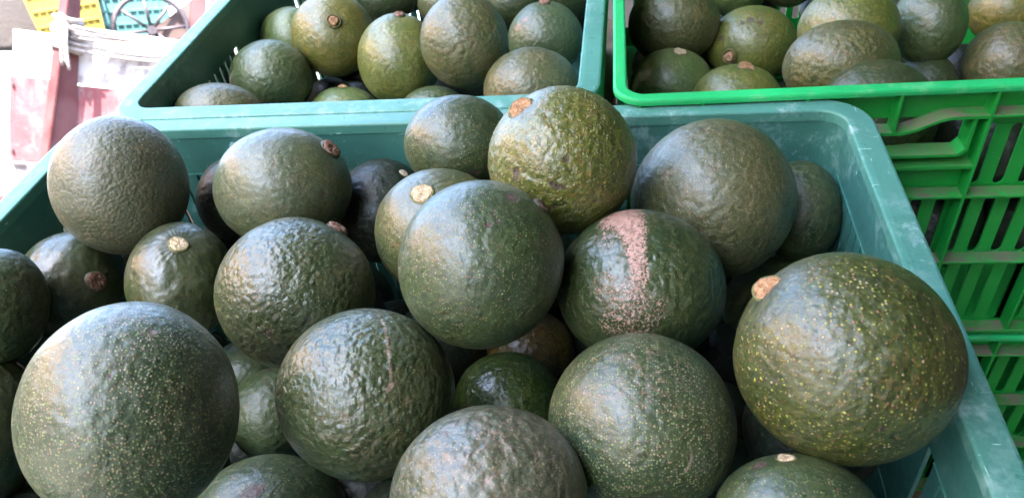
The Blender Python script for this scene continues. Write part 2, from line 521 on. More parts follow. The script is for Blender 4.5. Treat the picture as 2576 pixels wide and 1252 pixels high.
# unseen shed added to shade the stall: roof and three plain walls, open to the sunny yard on the left
SHED = (-0.52, 3.4, -2.6, 2.3, 2.45)
can = empty('added_shade_shed', (0, 0, GROUND_Z))
tag(can, 'added unseen shed shading the stall, open towards the sunny yard on the left', 'shed')
added_shed_m = simple('added_shed_boards', (0.115, 0.108, 0.098), 0.75, 0.3, 3, bump=0.004, bscale=30)
x0, x1, y0, y1, cz = SHED
hgt = cz - GROUND_Z
boxobj('roof', (x0, x1 + 0.1, y0 - 0.1, y1 + 0.1, hgt, hgt + 0.06), added_shed_m, can)
boxobj('wall', (x1, x1 + 0.08, y0, y1, 0.0, hgt - 0.002), added_shed_m, can)
boxobj('wall', (-0.30, x1 - 0.002, y1 - 0.08, y1, 0.0, hgt - 0.002), added_shed_m, can)
boxobj('wall', (-0.2, x1 - 0.002, y0, y0 + 0.08, 0.0, hgt - 0.002), added_shed_m, can)
boxobj('post', (x0 + 0.02, x0 + 0.10, y0 + 0.02, y0 + 0.10, 0.0, hgt - 0.002), added_shed_m, can)


# unseen low house added for warm reflections, left of the picture: its sunlit tin roof and shaded wall show in the sheen of the fruit
def tin_roof_material():
    k = NT('warm_reflection_tin_roof')
    co = k.coord(rand=False)
    n = k.noise(co, 1.2, 5, 0.6)
    col = k.mix(k.step(n, 0.35, 0.65), (0.72, 0.49, 0.32), (0.62, 0.39, 0.24))
    return k.set(color=col, rough=0.7, spec=0.3)


house = empty('added_yard_house', (-3.6, -3.4, GROUND_Z))
tag(house, 'added unseen house, its sunlit tin roof giving warm reflections, left of the stall', 'house')
boxobj('wall', (-7.8, 0.0, -7.0, 5.0, 0.0, 1.9), simple('shaded_plaster', (0.14, 0.11, 0.09), 0.85, 0.25, 2), house)
bm = bmesh.new()
N = 150
ra, rb, rc_ = [], [], []
for i in range(N + 1):
    y = -7.3 + 12.6 * i / N
    b = 0.02 * math.cos(math.pi * i)
    ra.append(bm.verts.new((0.35, y, 1.85 + b)))
    rb.append(bm.verts.new((-3.9, y, 6.3 + b)))
    rc_.append(bm.verts.new((-8.2, y, 1.95 + b)))
for i in range(N):
    bm.faces.new((ra[i], rb[i], rb[i + 1], ra[i + 1]))
    bm.faces.new((rb[i], rc_[i], rc_[i + 1], rb[i + 1]))
bmesh.ops.solidify(bm, geom=bm.faces[:], thickness=0.01)
bm_obj('roof', bm, tin_roof_material(), house)
boxobj('door', (0.002, 0.05, -1.0, 0.0, 0.0, 1.85), wood_m, house)


# ------------------------------------------------------------------ crates
def set_dust(o, v=1.0):
    me = o.data
    if 'dusty' not in me.attributes:
        a = me.attributes.new('dusty', 'FLOAT', 'POINT')
        a.data.foreach_set('value', [v] * len(me.vertices))


def slat_shape(half_pitch, half, z0, z1, fil, seg=4):
    """outline of one bar between two slots with rounded slot ends"""
    out = []
    k = half_pitch - half
    for i in range(seg + 1):               # right side, bottom fillet
        a = math.pi / 2 * i / seg
        out.append((half + k * (1 - math.sin(a)), z0 + fil * (1 - math.cos(a))))
    for i in range(seg + 1):
        a = math.pi / 2 * (1 - i / seg)
        out.append((half + k * (1 - math.sin(a)), z1 - fil * (1 - math.cos(a))))
    left = [(-x, z) for x, z in out[::-1]]
    return out + left


def teal_crate(name, x0, x1, y0, y1, h, label, rimw=0.0175, z=0.0):
    cx, cy = (x0 + x1) / 2, (y0 + y1) / 2
    root = empty(name, (cx, cy, z - h), FRAME)
    tag(root, label, 'crate', 'teal plastic crates of avocados')
    hx, hy = (x1 - x0) / 2, (y1 - y0) / 2
    rc = (-hx, hx, -hy, hy)
    Z = h
    ri = 0.016
    ring('rim', rc, ri, [(0.0, Z - 0.008), (0.0, Z - 0.0012), (0.0005, Z - 0.0003), (0.0014, Z), (0.0040, Z + 0.0001), (rimw - 0.0022, Z - 0.0006),
                         (rimw - 0.0008, Z - 0.0012), (rimw, Z - 0.003), (rimw + 0.0006, Z - 0.026), (rimw - 0.0016, Z - 0.026), (rimw - 0.0024, Z - 0.0045), (0.0024, Z - 0.0045), (0.0024, Z - 0.008)], teal_rim_m, root, 9)
    ts, bs = Z - 0.041, 0.034
    ring('upper_wall', rc, ri, [(0.0008, Z - 0.007), (0.0032, Z - 0.007), (0.0024, ts), (0.0, ts)], teal_m, root, 9)
    ring('lower_wall', rc, ri, [(-0.001, bs), (0.0014, bs), (0.0, 0.0), (-0.0026, 0.0)], teal_m, root, 9)
    mid = (ts + bs) / 2
    ring('middle_rail', rc, ri, [(-0.0006, mid + 0.006), (0.0018, mid + 0.006), (0.0016, mid - 0.006), (-0.0008, mid - 0.006)], teal_m, root, 9)
    boxobj('floor_panel', (-hx + 0.004, hx - 0.004, -hy + 0.004, hy - 0.004, 0.002, 0.005), teal_m, root)
    for qx, qy, a0 in ((hx - ri, -hy + ri, -90), (hx - ri, hy - ri, 0), (-hx + ri, hy - ri, 90), (-hx + ri, -hy + ri, 180)):
        arc_post('corner_post', qx, qy, ri, a0, [(0.0, ts), (0.0024, ts), (0.0014, bs), (-0.001, bs)], teal_m, root)
    pitch, half = 0.0125, 0.0049
    meshes = {}
    for qx in (-hx - 0.0012, hx + 0.0012):        # solid stretch in the middle of each side wall
        w_ = 0.30 * hy
        boxobj('wall_panel', (qx - 0.001, qx + 0.001, -w_, w_, bs - 0.001, ts + 0.001), teal_m, root)
    for side in ('front', 'back', 'left', 'right'):
        L = (hx if side in ('front', 'back') else hy) - ri
        cnt = int(2 * L / pitch)
        for lo, hi in ((bs, mid - 0.006), (mid + 0.006, ts)):
            ax = 'y' if side in ('front', 'back') else 'x'
            key = (ax, lo)
            if key not in meshes:
                bm = bmesh.new()
                extrude_poly(bm, slat_shape(pitch / 2, half, lo, hi, 0.004), ax, -0.0019, 0.0012)
                bmesh.ops.recalc_face_normals(bm, faces=bm.faces[:])
                me = bpy.data.meshes.new('slat')
                bm.to_mesh(me)
                bm.free()
                me.materials.append(teal_m)
                meshes[key] = me
            for i in range(cnt):
                u = -L + 2 * L * (i + 0.5) / cnt
                if side in ('left', 'right') and abs(u) < 0.30 * hy + 0.003:
                    continue
                loc = {'front': (u, -hy - 0.001, 0), 'back': (u, hy + 0.001, 0), 'left': (-hx - 0.001, u, 0), 'right': (hx + 0.001, u, 0)}[side]
                link('slat', meshes[key], None, root, loc)
    return root


teal_crate('teal_crate', -0.28, 0.28, -0.36, 0.0, 0.236, 'wide teal crate in front, heaped with the largest avocados')
teal_crate('teal_crate', -0.2587, 0.1013, 0.0353, 0.575, 0.236, 'narrow teal crate at the back left, white glare on its rim', 0.0172)


def green_crate(zt, label, x0=0.137, x1=0.600, y0=0.0195, y1=0.56):
    h = 0.2385
    cx, cy = (x0 + x1) / 2, (y0 + y1) / 2
    root = empty('green_crate', (cx, cy, zt - h), FRAME)
    root.matrix_world = FRAME @ Matrix.Translation((x0 + 0.001, y0, zt - h)) @ Matrix.Rotation(R(1.0), 4, 'Z') @ Matrix.Translation((cx - x0, cy - y0, 0))
    tag(root, label, 'crate', 'bright green plastic crates in a stack')
    hx, hy = (x1 - x0) / 2, (y1 - y0) / 2
    rc = (-hx, hx, -hy, hy)
    Z = h
    w = 0.0100
    ri = 0.014
    F = -hy                                     # rim inner edge of the front
    o = ring('rim', rc, ri, [(0.0, Z - 0.010), (0.0, Z - 0.0014), (0.0006, Z - 0.0004), (0.0016, Z), (w - 0.002, Z), (w - 0.0006, Z - 0.0006), (w, Z - 0.002),
                             (w, Z - 0.0045), (w - 0.0018, Z - 0.0045), (w - 0.0022, Z - 0.003), (0.0024, Z - 0.003), (0.0024, Z - 0.010)], green_rim_m, root, 9)
    wo, wi = F + 0.0035, F + 0.0060             # wall faces, behind the ribs
    out = F - w + 0.0008                        # outer edge of ribs and ledges
    def zz(v):                                  # z below the rim top given as in the stacked frame
        return Z + v
    # plain pieces of the front wall
    def wall(a, b, lo, hi):
        boxobj('wall_panel', (a, b, wo, wi, zz(lo), zz(hi)), green_m, root)
    C = 0.319 - cx                              # centre of the front handle
    ribs = [C - 0.186 + 0.0125, C - 0.130, C - 0.0605, C + 0.0605, C + 0.130, C + 0.2005]
    hl, hr = C - 0.0505, C + 0.0505
    wall(-hx + 0.003, hx - 0.003, -0.030, -0.004)
    # rows of slots; heights measured below the rim top
    rows = [(-0.0905, -0.0380, True), (-0.1575, -0.0975, False), (-0.2330, -0.1660, False)]
    wall(-hx + 0.003, hx - 0.003, -0.0970, -0.0910)
    wall(-hx + 0.003, hx - 0.003, -0.1655, -0.1580)
    wall(-hx + 0.003, hx - 0.003, -0.2385, -0.2335)
    wall(-hx + 0.003, ribs[2] - 0.004, -0.0375, -0.0305)
    wall(ribs[3] + 0.004, hx - 0.003, -0.0375, -0.0305)
    # handle opening between the two inner ribs
    wall(ribs[2] - 0.0035, ribs[3] + 0.0035, -0.0905, -0.0555)
    wall(ribs[2] - 0.0035, hl, -0.0550, -0.0305)
    wall(hr, ribs[3] + 0.0035, -0.0550, -0.0305)
    pitch, half = 0.0166, 0.0048
    me_cache = {}
    edges = [-hx + 0.012] + ribs[1:] + [hx - 0.012]
    for lo, hi, skip in rows:
        for a, b in zip(edges[:-1], edges[1:]):
            if skip and abs(a - ribs[2]) < 1e-6:
                continue
            cnt = max(2, round((b - a - 0.001) / pitch))
            p = (b - a) / cnt
            key = (lo, round(p, 5))
            if key not in me_cache:
                bm = bmesh.new()
                extrude_poly(bm, slat_shape(p / 2 - 0.00005, half, lo + Z, hi + Z, 0.0045, 5), 'y', wo + 0.0003, wi - 0.0002)
                bmesh.ops.recalc_face_normals(bm, faces=bm.faces[:])
                me = bpy.data.meshes.new('slat')
                bm.to_mesh(me)
                bm.free()
                me.materials.append(green_m)
                me_cache[key] = me
            for i in range(cnt + 1):
                link('slat', me_cache[key], None, root, (a + p * i, 0, 0))
    # ledges that run across the wall, outwards to the rim's edge
    def ledge(a, b, z, t=0.0024):
        o = boxobj('ledge', (a, b, out, wo - 0.0003, zz(z) - t, zz(z)), green_m, root, 0.0006)
        set_dust(o)
    ledge(-hx + 0.004, hx - 0.004, -0.0915)
    ledge(-hx + 0.004, hx - 0.004, -0.1565)
    ledge(-hx + 0.004, hx - 0.004, -0.2350, 0.0032)
    ledge(-hx + 0.004, ribs[2] - 0.001, -0.0232)
    ledge(ribs[3] + 0.001, hx - 0.004, -0.0232)
    # the wavy grip ledge over the handle
    bm = bmesh.new()
    top, N = [], 26
    for i in range(N + 1):
        u = ribs[2] - 0.001 + (ribs[3] - ribs[2] + 0.002) * i / N
        d = abs(u - C)
        s = min(1.0, max(0.0, (d - 0.004) / 0.034))
        s = s * s * (3 - 2 * s)
        top.append((u, zz(-0.0345 + 0.0113 * s)))
    low = [(u, z - 0.0024) for u, z in top[::-1]]
    extrude_poly(bm, top + low, 'y', out, wo - 0.0004)
    o = bm_obj('grip_ledge', bm, green_m, root)
    set_dust(o)
    # lip round the lower half of the handle
    bm = bmesh.new()
    pts = [(hr, zz(-0.0260)), (hr, zz(-0.0500)), (hr - 0.004, zz(-0.0545)), (hl + 0.004, zz(-0.0545)), (hl, zz(-0.0500)), (hl, zz(-0.0260)),
           (hl - 0.0022, zz(-0.0260)), (hl - 0.0022, zz(-0.0510)), (hl + 0.003, zz(-0.0567)), (hr - 0.003, zz(-0.0567)), (hr + 0.0022, zz(-0.0510)), (hr + 0.0022, zz(-0.0260))]
    extrude_poly(bm, pts, 'y', out + 0.0008, wi + 0.001)
    o = bm_obj('handle_lip', bm, green_m, root)
    set_dust(o, 0.5)
    bm = bmesh.new()
    box(bm, ribs[2], ribs[3], out + 0.0004, wo - 0.0003, zz(-0.0670), zz(-0.0646))
    o = bm_obj('ledge', bm, green_m, root)
    set_dust(o, 0.3)
    # upright ribs
    bm = bmesh.new()
    for i, u in enumerate([C] + ribs):
        lo = -0.0345 if i == 0 else -0.234
        boxobj('rib', (u - 0.0012, u + 0.0012, out - 0.0003, wo - 0.0002, zz(lo), zz(-0.0035)), green_m, root, 0.0005)
    bm.free()
    # the other three walls, plainer, with slots
    ring_p = [(-0.0006, Z - 0.009), (0.0018, Z - 0.009), (0.0016, Z - 0.040), (-0.0008, Z - 0.040)]
    for side in ('left', 'right', 'back'):
        if side == 'back':
            D = lambda lo, hi: (-hx + 0.002, hx - 0.002, hy + 0.0002, hy + 0.0022, lo, hi)
        elif side == 'left':
            D = lambda lo, hi: (-hx - 0.0022, -hx - 0.0002, F + 0.007, hy - 0.0005, lo, hi)
        else:
            D = lambda lo, hi: (hx + 0.0002, hx + 0.0022, F + 0.007, hy - 0.0005, lo, hi)
        for lo, hi in ((Z - 0.045, Z - 0.0102), (0.11, 0.122), (0.0, 0.03)):
            boxobj('wall_panel', D(lo, hi), green_m, root)
        L = hx - 0.01 if side == 'back' else hy - 0.012
        cnt = int(2 * L / 0.017)
        bm = bmesh.new()
        if side == 'back':
            box(bm, -0.0045, 0.0045, -0.001, 0.001, 0.028, Z - 0.043)
        else:
            box(bm, -0.001, 0.001, -0.0045, 0.0045, 0.028, Z - 0.043)
        bmesh.ops.recalc_face_normals(bm, faces=bm.faces[:])
        me = bpy.data.meshes.new('slat')
        bm.to_mesh(me)
        bm.free()
        me.materials.append(green_m)
        for i in range(cnt):
            u = -L + 2 * L * (i + 0.5) / cnt
            link('slat', me, None, root, {'back': (u, hy + 0.0011, 0), 'left': (-hx - 0.0011, u, 0), 'right': (hx + 0.0011, u, 0)}[side])
    boxobj('floor_panel', (-hx + 0.004, hx - 0.004, F + 0.008, hy - 0.004, 0.001, 0.004), green_m, root)
    return root


green_crate(0.006, 'upper bright green crate with a full heap of avocados, handle in its front wall')
green_crate(0.006 - 0.2430, 'lower bright green crate under the other green one, mostly hidden by the front teal crate')

# ---------------------------------------------------------------- avocados
CR = np.array([0.98764, 0.11511, -0.10639])
CU = np.array([0.00375, 0.66113, 0.75026])


def field(d, freqs, rng, count):
    """smooth random field on directions d from a few plane waves"""
    s = np.zeros(len(d))
    for _ in range(count):
        k = rng.normal(size=3)
        k *= rng.uniform(*freqs) / np.linalg.norm(k)
        s += np.sin(d @ k + rng.uniform(0, 6.28))
    return s / math.sqrt(count)


def avocado(i, pos, r, ex, ey, axis, stem, detail, look, marks, label, group):
    rng = np.random.default_rng(100 + i)
    nu, nv = {4: (300, 170), 3: (150, 88), 2: (110, 64), 1: (64, 38)}[detail]
    a = np.array(axis)
    a /= np.linalg.norm(a)
    t1 = np.cross(a, (0.3, 0.9, 0.2))
    t1 /= np.linalg.norm(t1)
    t2 = np.cross(a, t1)
    th = np.concatenate(([0.0], np.linspace(0, math.pi, nv + 1)[1:-1], [math.pi]))
    ph = np.linspace(0, math.tau, nu, endpoint=False)
    T = np.concatenate(([0.0], np.repeat(th[1:-1], nu), [math.pi]))
    Pp = np.concatenate(([0.0], np.tile(ph, nv - 1), [0.0]))
    d = np.cos(T)[:, None] * a + np.sin(T)[:, None] * (np.cos(Pp)[:, None] * t1 + np.sin(Pp)[:, None] * t2)
    rad = np.ones(len(d))
    egg = rng.uniform(0.0, 0.035)
    if look == 'speckle':
        egg = 0.055
    rad += -egg * np.cos(T) + 0.02 * np.cos(T) ** 2 * rng.uniform(-0.5, 1.2)
    rad += 0.0135 * field(d, (1.8, 3.6), rng, 8)
    rad += 0.0035 * field(d, (6, 11), rng, 10)
    bumpy = {'bumpy': 0.85, 'warty': 0.8, 'wrinkly': 0.8, 'pinknet': 1.0, 'russet': 0.8, 'grey': 0.4, 'glossy': 0.9}.get(look, 0.55)
    rad += 0.0016 * bumpy * field(d, (22, 40), rng, 22)
    if look == 'warty':
        cs = rng.normal(size=(420, 3))
        cs /= np.linalg.norm(cs, axis=1)[:, None]
        near = (d @ cs.T).max(1)
        rad += 0.0065 * np.exp(-(np.arccos(np.clip(near, -1, 1)) / 0.028) ** 2)
    stem_r = (stem[0] / r) if stem else 0.12
    rad -= 0.030 * np.exp(-(T / (stem_r * 1.7)) ** 2)
    wr = {'wrinkly': 1.0, 'smoothdot': 0.7, 'speckle': 0.5}.get(look, 0.3)
    warp = Pp + 0.25 * field(d, (5, 9), rng, 6)
    rad += 0.0020 * wr * np.exp(-((T - stem_r * 2.2) / 0.30) ** 2) * np.sin(warp * rng.integers(17, 24)) * np.clip(T / 0.2, 0, 1)
    att = {k: np.zeros(len(d)) for k in ('scab', 'russet', 'net', 'vein', 'bare')}
    att['bare'] = np.exp(-(T / (stem_r * 2.4 + 0.08)) ** 2) * (1.0 if stem else 0.4)
    for kind, mx, my, mz, ang, wgt in marks:
        m = np.array((mx, my, mz))
        dist = np.arccos(np.clip(d @ (m / np.linalg.norm(m)), -1, 1)) / ang
        f = np.clip(1.45 - dist, 0, 1)
        f = f * f * (3 - 2 * f) * wgt
        if kind == 'navel':
            rad -= 0.03 * np.exp(-(dist * 1.2) ** 2) * wgt
            f = f * 0.4
            kind = 'net'
        if kind == 'scab':
            rad -= 0.006 * f
        if kind == 'vein':
            rad += 0.0012 * f
        att[kind] = np.maximum(att[kind], f)
    v = d * (rad * r)[:, None] + a * (egg * r)
    v = v + np.outer(v @ CR, CR) * (ex - 1) + np.outer(v @ CU, CU) * (ey - 1)
    faces = []
    n = nv - 1
    for k in range(nu):
        faces.append((0, 1 + k, 1 + (k + 1) % nu))
    for j in range(n - 1):
        b0, b1 = 1 + j * nu, 1 + (j + 1) * nu
        for k in range(nu):
            k2 = (k + 1) % nu
            faces.append((b0 + k, b1 + k, b1 + k2, b0 + k2))
    last = len(v) - 1
    b0 = 1 + (n - 1) * nu
    for k in range(nu):
        faces.append((b0 + k, last, b0 + (k + 1) % nu))
    me = bpy.data.meshes.new('avocado')
    me.from_pydata(v.tolist(), [], faces)
    me.polygons.foreach_set('use_smooth', np.ones(len(me.polygons), dtype=bool))
    for kname, arr in att.items():
        if arr.max() > 0.01:
            at = me.attributes.new(kname, 'FLOAT', 'POINT')
            at.data.foreach_set('value', arr.astype(np.float32))
    me.materials.append(AVO[look])
    o = bpy.data.objects.new('avocado', me)
    COL.objects.link(o)
    o.matrix_world = FRAME @ Matrix.Translation(pos)
    tag(o, label, 'avocado', group)
    if stem:
        sr, style = stem
        base = v[0]
        nrm = a + np.array((0.157, -0.741, 0.653)) * {'orange': 0.55, 'brown': 0.3, 'stub': 0.2}.get(style, 0.1)
        nrm = nrm / np.linalg.norm(nrm)
        u1 = t1 - nrm * (t1 @ nrm)
        u1 = u1 / np.linalg.norm(u1)
        M3 = Matrix((u1, np.cross(nrm, u1), nrm)).transposed().to_4x4()
        M4 = Matrix.Translation(Vector(base)) @ M3

        def lathe(prof, seg, wob, closed_top):
            bm = bmesh.new()
            rows = []
            for q, (pr, pz) in enumerate(prof):
                rw = []
                for s in range(seg):
                    an = s * math.tau / seg
                    jit = 1 + wob * math.sin(3 * an + i) * 0.5 + wob * math.sin(7 * an + 2.0 * i + q) * 0.4 + wob * rng.normal() * 0.25
                    zj = wob * 0.35 * sr * rng.normal() * (1 if closed_top else 0.3)
                    rw.append(bm.verts.new(M4 @ Vector((pr * jit * math.cos(an), pr * jit * math.sin(an) * 0.9, pz + zj))))
                rows.append(rw)
            for A, B in zip(rows[:-1], rows[1:]):
                for s in range(seg):
                    bm.faces.new((A[s], A[(s + 1) % seg], B[(s + 1) % seg], B[s]))
            if closed_top:
                bm.faces.new(rows[-1])
            return bm
        up = {'stub': 0.55, 'brown': 0.40, 'orange': 0.10, 'dark': 0.30, 'tan': 0.12, 'pale': 0.25}[style]
        hgt = sr * up + 0.022 * r * 0.5
        cp = [(sr * 0.92, -0.05 * r), (sr * 0.92, hgt * 0.72), (sr * 0.84, hgt * 0.98), (sr * 0.55, hgt * 1.06), (sr * 0.28, hgt * 1.0), (sr * 0.10, hgt * 0.9)]
        if style == 'stub':
            cp = [(sr * 0.70, -0.05 * r), (sr * 0.66, hgt * 0.8), (sr * 0.60, hgt * 1.0), (sr * 0.36, hgt * 1.02), (sr * 0.24, hgt * 0.92), (sr * 0.08, hgt * 0.95)]
        cork = bm_obj('stem_end', lathe(cp, 26, 0.13, True), CORK[style], o, smooth=True)
        co = [(sr * 1.10, -0.05 * r), (sr * 1.09, hgt * 0.05), (sr * 1.04, hgt * 0.45), (sr * 0.97, hgt * 0.70), (sr * 0.88, hgt * 0.68), (sr * 0.84, hgt * 0.1)]
        bm_obj('collar', lathe(co, 26, 0.06, False), collar_dark_m if style in ('dark', 'brown') else collar_m, cork, smooth=True)
    return o


